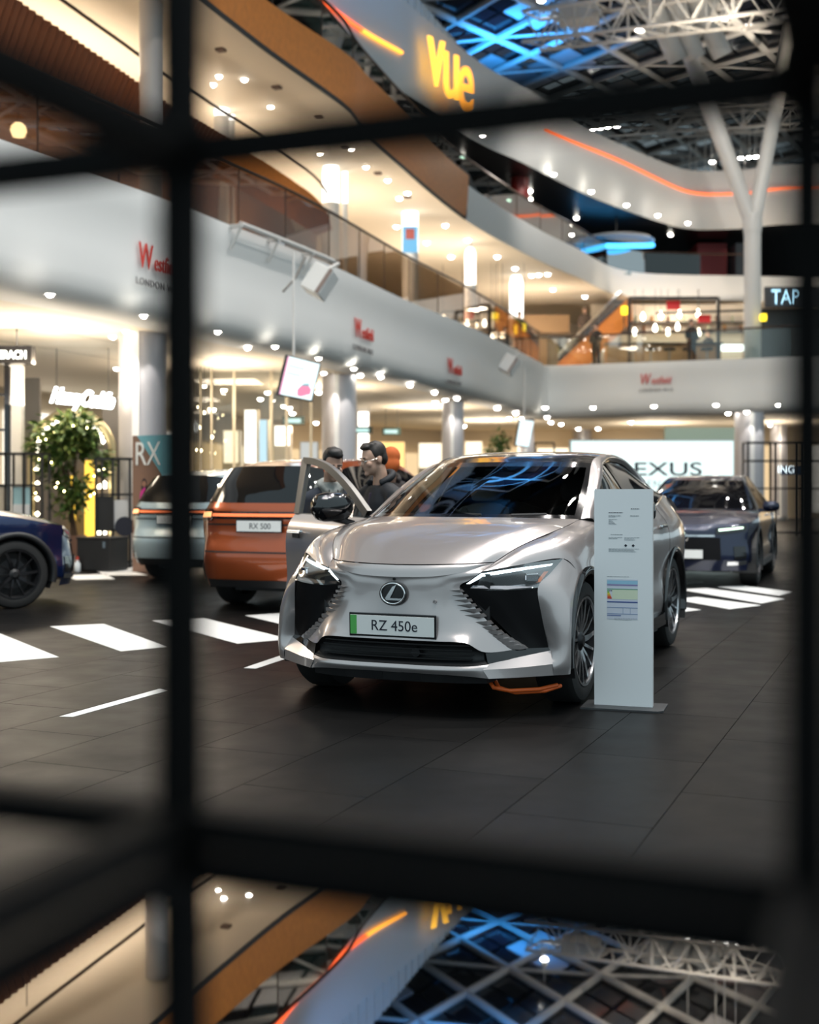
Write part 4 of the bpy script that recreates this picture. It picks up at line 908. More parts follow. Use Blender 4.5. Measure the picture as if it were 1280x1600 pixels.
SPL = by_anchor([(x, y) for x, y, Y in SPT], [(1110, 30, 'on the upper lighting truss'), (846, 1, 'at the near end of the upper truss'), (935, 200, 'in the row below the far truss'), (1100, 281, 'in the cluster left of the forked column'), (1170, 250, 'between the arms of the forked column')], 'white spotlight')
for (x, y, Y), lab_ in zip(SPT, SPL):
    p = at(x, y, Y); o = empty('spotlight', p, 0, lab_, 'spotlight', 'spotlights under the roof')
    MB().lathe([(.07, .26), (.12, .05), (.14, 0)], 10).build('lamp_housing', M_STL, o); MB().lathe([(.001, -.05), (.08, -.04), (.125, .01)], 10).build('lamp_lens', emis('spot_white', (1, .97, .9), 26), o)
    MB().bar((0, 0, .25), (0, 0, rzz(p.x, p.y) - p.z + .16), .03).build('hanger', M_STL, o)
# forked column
FC = empty('forked_column', (12.4 * 45 / 44, 45.0, 6), 0, 'white steel column that forks into a Y below the roof', 'column')
q0 = FC.location
def rp(x, y, Y): return at(x, y, Y) - q0
MB().tube([rp(1176, 566, 45), rp(1176, 340, 45)], .31, 16).build('trunk', M_STL, FC, 60)
MB().tube([rp(1174, 345, 45), rp(1108, 165, 45), rp(1060, 40, 45)], [.28, .30, .28], 14).build('arm', M_STL, FC, 60); MB().tube([rp(1178, 345, 45), rp(1214, 165, 45), rp(1236, 40, 45)], [.28, .28, .26], 14).build('arm', M_STL, FC, 60)
MB().lathe([(.33, -.5), (.36, -.2), (.34, .2)], 16, c=rp(1176, 343, 45)).build('node', M_STL, FC, 60)
p = at(224, 300, 19.2); tag(MB().lathe([(.20, 0), (.20, 3.28)], 20).build('slim_column', mat('pale_pole', (.62, .57, .54), .5), None, 60, loc=(p.x - .05, p.y + .85, 6.0)), 'slim white column rising past the ribbed timber parapet', 'column')
# things on the second floor
for (x0, x1, yt, yb, Y, c, lab) in ((798, 827, 240, 292, 44, (.20, .015, .012), 'dark red round column on the second floor'),):
    a = at((x0 + x1) / 2, yb + 20, Y); h_ = (yb + 20 - yt) / FPX * Y
    tag(MB().lathe([((x1 - x0) / 2 / FPX * Y, 0), ((x1 - x0) / 2 / FPX * Y, h_)], 20).build('round_column', mat('red_col', c, .4), None, 60, loc=a), lab, 'column')
def board(name, x0, y0, x1, y1, Y, m, label, cat, d=.15, group=None, bevel=0, dy=0):
    a, b = at(x0, y1, Y), at(x1, y0, Y)
    return tag(MB().box(((a.x + b.x) / 2, Y + d / 2, (a.z + b.z) / 2), (b.x - a.x, d, b.z - a.z)).build(name, m, None, bevel=bevel), label, cat, group)
board('red_kiosk', 1090, 380, 1136, 440, 55, mat('kiosk_red', (.25, .02, .02), .5), 'dark red kiosk on the second floor beside the forked column', 'kiosk', 2.0)
board('dark_kiosk', 1150, 380, 1162, 440, 54, mat('kiosk_dark', (.03, .035, .04), .4), 'grey kiosk lit from above next to the red kiosk', 'kiosk', 1.5)
p = at(965, 378, 50)
RL = empty('ring_light', p, 0, 'blue glowing oval ring light above the second floor', 'light')
MB().tube([(1.55 * cos(a), .9 * sin(a) + .6, .22 * sin(a)) for a in [2 * pi * k / 40 for k in range(40)]], .10, 8, closed=True).build('ring_tube', emis('ring_blue', (.06, .45, 1), 3.0), RL)
MB().lathe([(.01, .14), (1.35, .14), (1.5, .02)], 30).build('ring_canopy', mat('canopy_grey', (.25, .26, .27), .5), RL)
MB().tube([(0, .3, .14), (0, .3, (12.5 - p.z))], .03, 6).build('hanger', M_SAT, RL)

# ------------------------------------------------------------------ ceiling lights
M_DOT = emis('downlight_glow', (1, .95, .84), 34)
dome = MB().lathe([(.001, -.05), (.03, -.043), (.05, -.023), (.057, 0)], 10); dme = dome.mesh('downlight'); dme.materials.append(M_DOT)
ring = MB().lathe([(.056, -.002), (.08, -.010), (.09, 0)], 12); rme = ring.mesh('trim_ring'); rme.materials.append(WHT)
GL = [(78, 462), (225, 495), (197, 519), (176, 528), (182, 577), (340, 520), (387, 545), (430, 543), (498, 561), (506, 584), (498, 614), (553, 577), (563, 588), (595, 590), (641, 603), (679, 614), (680, 629), (696, 625), (714, 623), (777, 638), (806, 646), (816, 654), (796, 654), (350, 610), (407, 624), (418, 614), (444, 635), (452, 638), (457, 646), (318, 604), (333, 640), (337, 660), (347, 660), (369, 660), (494, 661), (500, 669), (480, 677), (725, 666), (852, 637), (927, 637), (1022, 635), (1119, 633), (1138, 646), (986, 660), (855, 652), (877, 663), (861, 660), (904, 670), (935, 670), (953, 676), (969, 675), (996, 677), (1167, 644), (1204, 664), (1217, 633)]
G2 = [(342, 121), (333, 134), (382, 126), (423, 169), (500, 240), (549, 233), (572, 262), (606, 283), (637, 303), (624, 311), (696, 353), (731, 376), (620, 355), (667, 380), (805, 420), (705, 402), (777, 402), (831, 431), (842, 430), (856, 429), (864, 453), (914, 464)]
G3 = [(865, 273), (924, 300), (979, 321), (1028, 337), (1075, 349), (1048, 367), (901, 341), (796, 313), (828, 312), (828, 299), (723, 245), (754, 211)]
for L, z, nm, lab in ((GL, ZC, 'ground', 'round recessed downlight in the cream ceiling over the ground floor'), (G2, Z2, 'first', 'round recessed downlight in the gallery ceiling on the first floor'), (G3, Z3, 'second', 'round recessed downlight in the black soffit below the top floor')):
    AL_ = {'ground': [(80, 470, 'left of the near Westfield logo'), (200, 520, 'above the patterned column'), (385, 540, 'below the rigging rail'), (500, 585, 'right of the tilted screen'), (570, 585, 'below the middle logo'), (420, 625, 'left of the tilted screen'), (340, 640, 'above the glazed shopfront'), (490, 668, 'beside the near exit sign'), (640, 605, 'above the man in glasses'), (700, 625, 'over the third column'), (800, 648, 'over the second hanging screen'), (725, 666, 'above the far plant'), (860, 650, 'above the silver car roof'), (925, 637, 'left of the far logo'), (1022, 635, 'under the far logo'), (960, 674, 'above the LEXUS wall'), (1130, 640, 'left of the wide column'), (1200, 650, 'by the right frame')], 'first': [(350, 125, 'by the far left downlit columns'), (530, 240, 'by the wide downlit column'), (620, 300, 'above the poster column'), (700, 370, 'left of the slim downlit column'), (800, 420, 'by the downlit column near the escalator'), (900, 460, 'above the escalator')], 'second': [(740, 230, 'by the red round column'), (820, 310, 'below the red round column'), (920, 300, 'along the edge of the black soffit'), (1050, 360, 'above the red kiosk'), (1000, 340, 'above the blue ring light')]}[nm]
    LB_ = by_anchor(L, AL_, {'ground': 'arcade ceiling downlight', 'first': 'gallery ceiling downlight', 'second': 'black soffit downlight'}[nm])
    for (x, y), lab in zip(L, LB_):
        p = lev(x, y, z - .03); s_ = min(1.6, max(1.0, p.y / 26))
        o = bpy.data.objects.new('downlight', None); COL.objects.link(o); o.location = (p.x, p.y, z - .004); o.scale = (s_, s_, s_)
        tag(o, lab, 'downlight', 'downlights of the %s storey' % nm)
        for me, n_ in ((dme, 'lamp_lens'), (rme, 'trim_ring')):
            c = bpy.data.objects.new(n_, me); COL.objects.link(c); c.parent = o
# columns of the arcade
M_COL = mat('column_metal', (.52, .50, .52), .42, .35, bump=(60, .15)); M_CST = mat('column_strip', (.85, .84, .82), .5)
CN = [(224, 522, 75, 'patterned grey arcade column behind the brown RX panel'), (530, 587, 54, 'grey arcade column right of the hanging screen, behind the two men'), (708, 627, 34, 'grey arcade column above the far plant, left of it'), (646, 675, 26, 'slim distant arcade column behind the man in glasses'), (822, 655, 26, 'distant arcade column beside the second hanging screen'), (910, 672, 30, 'distant arcade column just left of the LEXUS wall'), (1171, 645, 46, 'wide arcade column right of the LEXUS wall'), (1218, 664, 28, 'arcade column at the right behind the black frame')]
for (x, yt, wd, lab) in CN:
    p = lev(x, yt, ZC); r = wd / 2 / FPX * p.y
    e = empty('arcade_column', p, 0, lab, 'column', 'arcade columns')
    MB().lathe([(r, 0), (r, ZC)], 32).build('column_shaft', M_COL, e, 60)
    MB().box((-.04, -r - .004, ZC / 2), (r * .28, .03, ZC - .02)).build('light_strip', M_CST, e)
    MB().lathe([(r + .03, 0), (r + .03, .12), (r, .14)], 32).build('column_base', mat('base_steel', (.3, .3, .31), .35, .8), e, 60)
    for sx in (-.35, .75):
        light('column_spot', 'SPOT', (p.x + sx * r, p.y - r - .28, ZC - .05), 55, (1, .95, .88), .03, aim=(0, .10, -1), angle=radians(58), blend=.25)
# ------------------------------------------------------------------ signs, screens and fittings of the arcade
M_RED = mat('logo_red', (.62, .05, .035), .5); M_LGR = mat('logo_grey', (.20, .19, .19), .5)
def logo(px, pyt, s, lab):
    """two-line fascia logo, standing off the curved white fascia"""
    i = idx(P1, px); n = N1[i]; rot = atan2(-n.x, n.y); 
    for z in (5.0,): pass
    Y = P1[i].y; zc = HC + (YH - pyt) / FPX * Y
    p = P1[i] + n * .02
    e = empty('fascia_logo', (p.x, p.y, zc), rot, lab, 'logo', 'fascia logos'); tl = -.07
    text('logo_initial', 'W', .62 * s, M_RED, e, (-.46 * s, -.03, .03 * s), (pi / 2 + tl, 0, 0), .01, sx=.62, shear=.22)
    text('logo_word', 'estfield', .40 * s, M_RED, e, (.18 * s, -.03, -.02 * s), (pi / 2 + tl, 0, 0), .01, sx=.66, shear=.22)
    text('logo_line', 'LONDON W12', .17 * s, M_LGR, e, (-.02 * s, -.0, -.38 * s), (pi / 2 + tl, 0, 0), .008, space=1.2)
    return e
logo(226, 412, .95, 'red Westfield LONDON W12 logo nearest the viewer on the left fascia')
logo(566, 520, 1.0, 'red Westfield logo in the middle of the left fascia')
logo(709, 577, 1.0, 'red Westfield logo farthest along the left fascia')
logo(1009, 594, .95, 'red Westfield LONDON W12 logo on the far fascia below the bar')
# hanging screens
def screen(P, Y, lab, pink=True, dy=0):
    a = [at(x, y, Y + d) for (x, y), d in zip(P, (0, dy, dy, 0))]      # tl tr br bl
    c = sum(a, Vector()) / 4; e = empty('hanging_screen', c, 0, lab, 'screen')
    a = [p - c for p in a]; back = Vector((-.03, .06, 0))
    MB().hexa(a + [p + back for p in a]).build('screen_housing', M_BLK, e)
    ins = lambda u, v, d=-.03: (a[0] * (1 - u) + a[1] * u) * (1 - v) + (a[3] * (1 - u) + a[2] * u) * v + Vector((0, d, 0))
    MB().grid([[ins(u, v) for u in (.05, .97)] for v in (.03, .97)]).build('screen_picture', emis('screen_pale', (.80, .97, 1.0), 1.25), e)
    if pink:
        MB().poly([ins(.05, .04, -.034), ins(.10, .03, -.034), ins(.10, .97, -.034), ins(.05, .97, -.034)]).build('picture_edge', emis('screen_pink', (1, .45, .65), .9), e)
        MB().poly([ins(u, v, -.036) for u, v in ((.52, .78), (.60, .66), (.80, .62), (.90, .70), (.90, .82), (.66, .93), (.55, .92))]).build('picture_car', emis('screen_pinkcar', (.95, .28, .45), .9), e)
        MB().poly([ins(u, v, -.038) for u, v in ((.60, .66), (.66, .60), (.80, .57), (.82, .63))]).build('picture_glass', emis('screen_teal', (.25, .55, .6), .8), e)
        for v, u1 in ((.22, .58), (.40, .50)):
            q = MB(); u = .16
            while u < u1: q.poly([ins(u, v, -.036), ins(u + .05, v + .006, -.036), ins(u + .05, v + .055, -.036), ins(u, v + .05, -.036)]); u += .07
            q.build('picture_words', emis('screen_words', (.5, .8, .8), .9), e)
    return e, c
S1, c = screen([(448, 554), (502, 568), (488, 628), (433, 617)], 19.0, 'tilted hanging screen with a pink car picture, nearest the viewer', dy=.2)
MB().tube([at(459, 556, 19) - c, at(459, 394, 19) - c], .018, 6).build('hanging_rod', M_STL, S1)
S2_, c = screen([(812, 655), (835, 657), (826, 700), (805, 696)], 36.0, 'small distant hanging screen above the far plant', pink=False, dy=.2)
MB().tube([at(819, 656, 36) - c, at(820, 565, 36) - c], .025, 6).build('hanging_rod', M_STL, S2_)
# rail of brackets along the fascia, banner boxes
i0, i1 = idx(P1, 340), idx(P1, 512)
RB = empty('rigging_rail', P1[i0] + Vector((0, 0, 5.9)), 0, 'white rigging rail with brackets along the top of the left fascia', 'rail')
MB().tube([P1[i] + N1[i] * -.22 + Vector((0, 0, 5.98)) - RB.location for i in range(i0, i1)], .05, 8).build('rail_tube', M_STL, RB, 60)
for i in range(i0, i1, 3):
    a = P1[i] - RB.location; n = N1[i]; MB().bar(a + Vector((0, 0, 5.95)), a + n * -.26 + Vector((0, 0, 5.95)), .06).bar(a + n * -.24 + Vector((0, 0, 5.95)), a + n * -.02 + Vector((0, 0, 5.55)), .035).build('bracket', M_STL, RB)
tag(MB().tube([at(477, 402, 20.5), at(462, 434, 20.4), at(442, 456, 20.3)], .02, 6).build('loose_cable', mat('cable_grey', (.22, .2, .18), .6), None), 'loose grey cable hanging from the rigging rail', 'cable')
for (x, y, Y, s_, lab) in ((500, 440, 21.6, 1.0, 'white tilted projector box below the rail, near the first screen'), (796, 570, 35.5, 1.0, 'white tilted projector box on the far end of the left fascia')):
    p = at(x, y, Y); e = empty('projector_box', p, radians(-35), lab, 'projector', 'projector boxes on the fascia'); e.rotation_euler = (radians(-18), radians(28), radians(-25))
    MB().box((0, 0, 0), (.42 * s_, .35, .52 * s_)).build('housing', WHT, e, bevel=.02); MB().box((.165 * s_, -.185, 0), (.07, .02, .50 * s_)).build('dark_band', mat('band_brown', (.25, .19, .17), .6), e); MB().bar((0, 0, .26), (0, .2, .50), .05).build('bracket', M_STL, e)
# exit signs
for (x, y, Y, lab) in ((459, 657, 34, 'hanging green exit sign left of the near column'), (567, 672, 40, 'hanging green exit sign right of the near column'), (612, 674, 41, 'hanging green exit sign farther right in the arcade')):
    p = at(x, y, Y); e = empty('exit_sign', p, 0, lab, 'sign', 'exit signs')
    MB().box((0, 0, 0), (.62, .08, .24)).build('sign_box', mat('exit_dark', (.01, .03, .025), .4), e); MB().box((-.02, -.045, -.01), (.44, .01, .12)).build('sign_face', emis('exit_glow', (.55, .85, .8), 1.0), e)
    for s_ in (-.2, .2): MB().bar((s_, 0, .12), (s_, 0, 4 - p.z), .015).build('hanger', M_SAT, e)
# shopfronts between the columns: lit cases, glass, posts
M_SHOP = emis('shop_light', (1, .86, .62), 1.5); M_SHW = emis('shop_white', (1, .97, .9), 3.0)
rs = random.Random(11)
k = 0
tint = ('cream', 'white', 'amber', 'pale')
for (x0, x1, y0, y1, Y, m, nm, lab) in ((383, 400, 640, 722, 31, M_SHW, 'display_case', 'tall brilliant white display case left of the hooded man'), (405, 417, 655, 722, 31.5, emis('case_blue', (.55, .8, 1), 1.2), 'display_case', 'narrow bluish display case beside the white one'), (430, 452, 665, 695, 32, M_SHW, 'display_case', 'small white display case behind the orange car'), (350, 372, 672, 722, 30, M_SHOP, 'display_case', 'warm cream display case left of the white one'),
                                    (470, 496, 690, 722, 38, emis('case_grey', (.6, .62, .6), .8), 'display_case', 'pale grey display case left of the near column'), (575, 632, 690, 735, 44, emis('case_amber', (1, .62, .22), 1.3), 'display_case', 'amber lit shop window behind the man in glasses'), (655, 690, 692, 730, 48, M_SHOP, 'display_case', 'warm shop window left of the third column'), (728, 752, 690, 720, 50, M_SHOP, 'display_case', 'warm shop window left of the far plant'), (560, 576, 640, 735, 43, M_SHW, 'display_case', 'slim white lit pillar right of the near column'), (840, 888, 700, 722, 52, M_SHOP, 'display_case', 'low warm shop window left of the LEXUS wall')):
    a, b = at(x0, y1, Y), at(x1, y0, Y); e = empty(nm, ((a.x + b.x) / 2, Y, 0), 0, lab, 'display case')
    MB().box((0, .2, b.z / 2), (b.x - a.x + .08, .4, b.z)).build('case_body', mat('case_frame', (.55, .48, .38), .5), e); MB().box((0, -.01, (a.z + b.z) / 2 - .02), (b.x - a.x, .02, b.z - max(a.z, .3))).build('case_light', m, e)
_g = at(330, 700, 26)
GP = struct(MB().box((.68, 2.0, .05 - _g.z), (2.7, .10, .10)).build('wall_glazing', M_STL, None, loc=at(330, 700, 26)), 'glazed shopfront with slim posts behind the blue car')
for x in (312, 330, 366, 424, 448, 486):
    MB().bar(Vector((at(x, 0, 28).x, 28, 0)) - GP.location, Vector((at(x, 0, 28).x, 28, 4)) - GP.location, .06).build('glazing_post', mat('post_cream', (.6, .52, .38), .5), GP)
for x0, x1 in ((300, 330), (331, 366), (367, 424), (425, 448)):
    a, b = at(x0, 0, 28.02), at(x1, 0, 28.02)
    MB().box(((a.x + b.x) / 2 - GP.location.x, .02 + 28 - GP.location.y, 2.0 - GP.location.z), (b.x - a.x, .012, 3.96)).build('glass_pane', glass('shop_pane', (.9, .9, .86), .12), GP)
BLB = ((307, 636), (318, 645), (326, 640), (311, 668), (331, 683), (305, 703), (313, 704))
for x, y in BLB:
    p = at(x, y, 27); o = empty('string_bulb', p, 0, 'tiny warm hanging bulb, %s in the glazed shopfront counted downwards' % ORD[sorted(q_[1] * 1000 + q_[0] for q_ in BLB).index(y * 1000 + x)], 'bulb', 'tiny bulbs by the glass'); MB().lathe([(.001, -.035), (.035, 0), (.001, .035)], 8).build('glass_bulb', emis('bulb_warm', (1, .85, .5), 20), o); MB().bar((0, 0, .03), (0, 0, 4 - p.z), .006).build('wire', M_SAT, o)
# chocolate shop sign and posts, left edge
e = empty('shop_sign', at(-10, 554, 20.5), 0, 'black hanging sign with white letters DERACH at the left edge', 'sign'); 
MB().box((-.02, .10, 0), (1.32, .20, .30)).build('sign_box', M_BLK, e); text('sign_lettering', 'LÄDERACH', .19, emis('letter_white', (1, 1, .9), 4), e, (.18, -.012, -.01), ext=.006, sx=.78, off=.003); MB().bar((.36, .1, .15), (.36, .1, 4 - e.location.z), .02).build('hanger', M_SAT, e)
e = empty('shop_door_frame', at(10, 760, 20.8).xy.to_3d(), 0, 'dark shop door frame with a pale post at the left edge', 'door frame')
MB().bar((.02, 0, 0), (.02, 0, 3.4), .09).build('dark_post', M_BLK, e); MB().bar((.18, .05, 0), (.18, .05, 3.4), .17).build('pale_post', mat('pale_post', (.6, .58, .55), .5), e); MB().bar((-.5, 0, 2.9), (.02, 0, 2.9), .04).bar((-.5, 0, 2.3), (.02, 0, 2.3), .04).build('cross_bar', M_BLK, e)
# arched shop window with bulbs and script sign
AW = empty('arched_window', at(112, 760, 24.0).xy.to_3d(), 0, 'arched shop window ringed with round bulbs behind the tree', 'window')
def arcp(r, n=18, h0=2.05, s_=.72): return [(-r, 0, 0)] + [(r * cos(pi - pi * k / n), 0, h0 + r * sin(pi * k / n) * s_ * 1.3) for k in range(n + 1)] + [(r, 0, 0)]
MB().tube(arcp(.80), .07, 8).build('arch_frame', mat('arch_brass', (.55, .45, .25), .35, .6), AW, 60); MB().poly([(p[0], .25, p[2]) for p in arcp(.82)]).build('arch_back', mat('arch_inside', (.12, .10, .09), .6), AW)
for kk in range(1, 22, 1):
    p = arcp(.66, 22)[kk + 0] if kk < 23 else None
    MB().lathe([(.001, -.05), (.05, 0), (.001, .05)], 8, c=(p[0], -.05, p[2])).build('bulb', emis('bulb_cream', (1, .93, .7), 7), AW)
for side in (-1, 1):
    for z in (.5, .8, 1.1, 1.4, 1.7): MB().lathe([(.001, -.05), (.05, 0), (.001, .05)], 8, c=(side * .66, -.05, z)).build('bulb', emis('bulb_cream', (1, .93, .7), 7), AW)
MB().box((.35, .1, 1.0), (.22, .08, 1.7)).box((.0, .1, .9), (.08, .06, 1.3)).build('amber_display', emis('amber_glow', (1, .60, .06), 1.6), AW); MB().box((.05, .08, 2.45), (.35, .06, .10)).build('amber_lamp', emis('amber_glow', (1, .60, .06), 1.6), AW)
for z in (.4, .7, 1.0, 1.3, 1.6): MB().lathe([(.09, z), (.10, z + .05), (.02, z + .09)], 10, c=(.62, -.12, 0)).build('shelf_lamp', emis('bulb_cream', (1, .93, .7), 7), AW)
e = empty('script_sign', at(128, 623, 23.4), 0, 'glowing white handwritten neon sign above the tree', 'sign'); text('sign_script', 'HoneyCuddle', .40, emis('neon_white', (.93, 1, 1), 9), e, (0, 0, 0), (pi / 2, radians(6), 0), .015, sx=.62, shear=.35, off=.018, space=.85)
MB().bar((-.5, .05, .05), (-.5, .05, 4 - e.location.z), .012).build('hanger', M_SAT, e); MB().bar((.5, .05, .0), (.5, .05, 4 - e.location.z), .012).build('hanger', M_SAT, e)
# shop interior blocks behind the left frames
for (x0, x1, y0, y1, Y, c, lab) in ((25, 62, 590, 870, 25.5, (.30, .27, .24), 'taupe shop wall panel left of the tree'), (160, 190, 620, 860, 25.2, (.42, .36, .30), 'taupe shop wall panel between the tree and the column')):
    board('wall_panel', x0, y0, x1, y1, Y, mat('panel_%d' % x0, c, .6), lab, 'panel', .1)
# black tube display frames
def tube_frame(px0, px1, yt, Y, cols, zs, label, depth=.4, w=.035, group='black tube display frames'):
    a, b = at(px0, yt, Y), at(px1, yt, Y); e = empty('exhibition_stand', (a.x, Y, 0), 0, label, 'stand', group); W = b.x - a.x; H = a.z
    for i in range(cols + 1):
        x = W * i / cols
        for d in (0, depth): MB().bar((x, d, 0), (x, d, H), w).build('upright', M_SAT, e)
    for z in list(zs) + [H - w / 2]:
        for d in (0, depth): MB().bar((0, d, z), (W, d, z), w).build('cross_tube', M_SAT, e)
        for i in range(cols + 1): MB().bar((W * i / cols, 0, z), (W * i / cols, depth, z), w).build('side_tube', M_SAT, e)
    return e, W, H
F1, W_, H_ = tube_frame(-20, 66, 707, 19.7, 3, (.1, .75, 1.35), 'black tube display frame with panels at the left edge, left of the tree')
MB().box((W_ * .62, .02, 1.05), (W_ * .30, .02, .55)).build('picture_panel', mat('pale_picture', (.30, .48, .52), .5), F1); MB().box((W_ * .62, .0, .92), (W_ * .30, .02, .25)).build('picture_car', mat('silver_picture', (.6, .6, .6), .5), F1); MB().box((W_ * .2, .02, .9), (W_ * .3, .02, .9)).build('pale_panel', mat('pale_board', (.55, .48, .38), .6), F1)
F2, W_, H_ = tube_frame(150, 203, 715, 19.9, 2, (.1, .62, 1.2), 'black tube display frame with a silver car picture, right of the tree')
MB().box((W_ * .75, .02, .86), (W_ * .48, .02, .5)).build('car_picture', mat('silver_picture', (.6, .6, .6), .5), F2); MB().lathe([(.001, -.02), (.16, -.02), (.16, 0)], 20, c=(W_ * .85, 0, .68), axis='Y').build('picture_wheel', M_INK, F2); MB().box((W_ * .75, .02, .35), (W_ * .48, .02, .48)).build('warm_panel', mat('warm_board', (.5, .38, .24), .6), F2); MB().box((W_ * .25, .02, .9), (W_ * .46, .02, .55)).build('dark_panel', M_SAT, F2)
F3, W_, H_ = tube_frame(1169, 1300, 690, 33, 3, (.1, 1.3, 2.05), 'tall black tube frame at the right behind the blue SUV', depth=.5, w=.045)
# black box and bottle
p = ground(146, 893); e = empty('storage_box', p, radians(-20), 'black cube on the floor below the tree', 'box'); MB().box((0, .25, .26), (.62, .5, .50)).build('box_body', M_SAT, e, bevel=.012); MB().box((0, .25, .52), (.64, .52, .03)).build('box_lid', M_SAT, e, bevel=.008); MB().box((.2, -.006, .42), (.05, .012, .1)).build('latch', M_CHR, e)
p = ground(121, 893); e = empty('spray_bottle', p, 0, 'small white bottle with a red cap beside the black cube', 'bottle'); MB().lathe([(.001, 0), (.045, 0), (.05, .02), (.05, .12), (.02, .16), (.02, .19)], 14).build('bottle_body', mat('bottle_white', (.7, .75, .78), .3), e, 50); MB().lathe([(.022, .18), (.022, .23), (.001, .235)], 12).build('cap', mat('cap_red', (.5, .05, .03), .4), e)
# RX panel
p = at(207, 790, 19.0); pe = at(262, 790, 18.6); e = empty('model_panel', (p.x, p.y, 0), atan2(pe.y - p.y, pe.x - p.x), 'brown and blue RX panel with a picture of a person in pink', 'panel'); W_ = .95; H_ = 2.12
MB().box((W_ / 2, .04, H_ / 2), (W_, .08, H_)).build('panel_board', mat('panel_brown', (.24, .14, .10), .5), e)
MB().prism([(.10, -.002, H_), (W_, -.002, H_), (W_, -.002, H_ - .95)], (0, -.004, 0)).build('blue_field', mat('panel_blue', (.16, .42, .50), .5), e); text('panel_lettering', 'RX', .52, mat('letter_pale', (.85, .87, .86), .5), e, (.34, -.01, 1.82), ext=.004, sx=.85)
MB().prism([(.14, -.002, .98), (.36, -.002, .98), (.34, -.002, 1.25), (.27, -.002, 1.32), (.18, -.002, 1.25)], (0, -.006, 0)).build('pictured_coat', mat('pink_print', (.60, .04, .28), .5), e); MB().lathe([(.001, -.010), (.045, -.010), (.05, -.002)], 16, c=(.26, 0, 1.37), axis='Y').build('pictured_face', mat('face_print', (.35, .18, .12), .5), e); MB().prism([(.19, -.001, 1.2), (.33, -.001, 1.2), (.31, -.001, 1.42), (.26, -.001, 1.46), (.21, -.001, 1.42)], (0, -.005, 0)).build('pictured_hair', M_INK, e)
# LEXUS wall
a, b = at(893, 688, 30), at(1146, 688, 30); e = empty('screen_wall', (a.x, 30, 0), 0, 'wide glowing pale screen wall with LEXUS lettering', 'screen'); W_ = b.x - a.x; H_ = a.z
MB().box((W_ / 2, .12, H_ / 2), (W_ + .06, .24, H_ + .03)).build('wall_body', mat('wall_grey', (.45, .5, .5), .5), e); MB().box((W_ / 2, -.005, H_ / 2), (W_, .01, H_ - .04)).build('lit_face', emis('wall_glow', (.80, 1.0, .98), 1.05), e)
text('brand_lettering', 'LEXUS', .46, M_INK, e, (at(1032, 0, 30).x - a.x, -.014, at(0, 734, 30).z), ext=.004, sx=1.55, off=.004, space=1.02); text('caption_lettering', 'EXPERIENCE', .26, mat('caption_grey', (.35, .45, .45), .5), e, (at(1003, 0, 30).x - a.x, -.014, at(0, 757, 30).z), ext=.003, space=1.2)
board('green_board', 1040, 668, 1148, 690, 31.5, mat('sage_green', (.38, .46, .36), .6), 'sage green panel rising above the LEXUS wall', 'panel', .2)
board('lit_shop_sign', 1222, 728, 1260, 742, 35, emis('ing_dark', (.02, .05, .12), .5), 'small dark shop sign reading ING behind the right frame', 'sign', .1)
e = bpy.data.objects['lit_shop_sign']; p = at(1229, 734, 34.9); t_ = text('sign_lettering', 'ING', .30, emis('ing_white', (.8, .95, 1), 3), None, (p.x + .02, p.y, p.z), ext=.004); t_.parent = e

# ------------------------------------------------------------------ upper floor bar
YB = 48.5
CT = empty('bar_counter', (at(1038, 0, YB).x, YB, 6.0), 0, 'long brown bar counter behind the far balustrade', 'counter')
xa, xb = at(948, 0, YB).x - CT.location.x, at(1127, 0, YB).x - CT.location.x
MB().box(((xa + xb) / 2, .3, .52), (xb - xa, .6, 1.04)).build('counter_front', mat('counter_wood', (.42, .22, .09), .5, emit=None), CT); MB().box(((xa + xb) / 2, .25, 1.07), (xb - xa + .1, .8, .06)).build('counter_top', M_SAT, CT)
for k in range(9): MB().box((xa + (xb - xa) * (k + .5) / 9, -.01, .5), ((xb - xa) / 9 - .03, .03, .9)).build('front_panel', mat('counter_panel', (.50, .28, .12), .5), CT)
for k, x in enumerate((989, 1017, 1046, 1077, 1105)):
    p = at(x, 0, YB - .9); e = empty('bar_stool', (p.x, p.y, 6.0), 0, ('leftmost', 'second', 'middle', 'fourth', 'rightmost')[k] + ' of the five round bar stools at the far counter', 'stool', 'bar stools'); MB().lathe([(.001, .80), (.24, .80), (.26, .76), (.24, .70), (.05, .70)], 16).build('seat', M_SAT, e); MB().lathe([(.035, 0), (.035, .70)], 10).build('stem', mat('stool_steel', (.4, .38, .35), .3, .8), e); MB().lathe([(.20, 0), (.20, .02), (.03, .04)], 16).build('foot', M_SAT, e)
BK = empty('bar_shelf', (at(1050, 0, YB + 3).x, YB + 3, 6.0), 0, 'lit back bar shelf with bottles', 'shelf'); xs0, xs1 = -3.4, 3.2
MB().box((0, .1, 1.6), (6.8, .1, 3.0)).build('back_panel', mat('bar_back', (.62, .52, .40), .5), BK)
for z in (1.3, 1.9, 2.3): MB().box((0, -.1, z), (6.4, .35, .05)).build('shelf_board', M_SAT, BK)
MB().box((0, -.25, 1.22), (6.0, .06, .26)).build('shelf_light', emis('bar_white', (.93, 1, .96), 3.5), BK)
rs = random.Random(5)
for k in range(18):
    x = -2.9 + .34 * k; MB().lathe([(.07, 0), (.07, .22), (.025, .26), (.025, .31)], 8, c=(at(1050, 0, YB + 3).x + x, YB + 2.88, 7.925 if k % 2 else 8.325)).build('bottle', mat('bottle_%d' % (k % 3), ((.25, .12, .03), (.3, .3, .2), (.12, .05, .02))[k % 3], .2), None); o = bpy.context.scene.objects[-1] if False else COL.objects[-1]; tag(o, 'bottle on the back bar shelf, %s from the left' % ORD[k], 'bottle', 'bottles on the back bar')
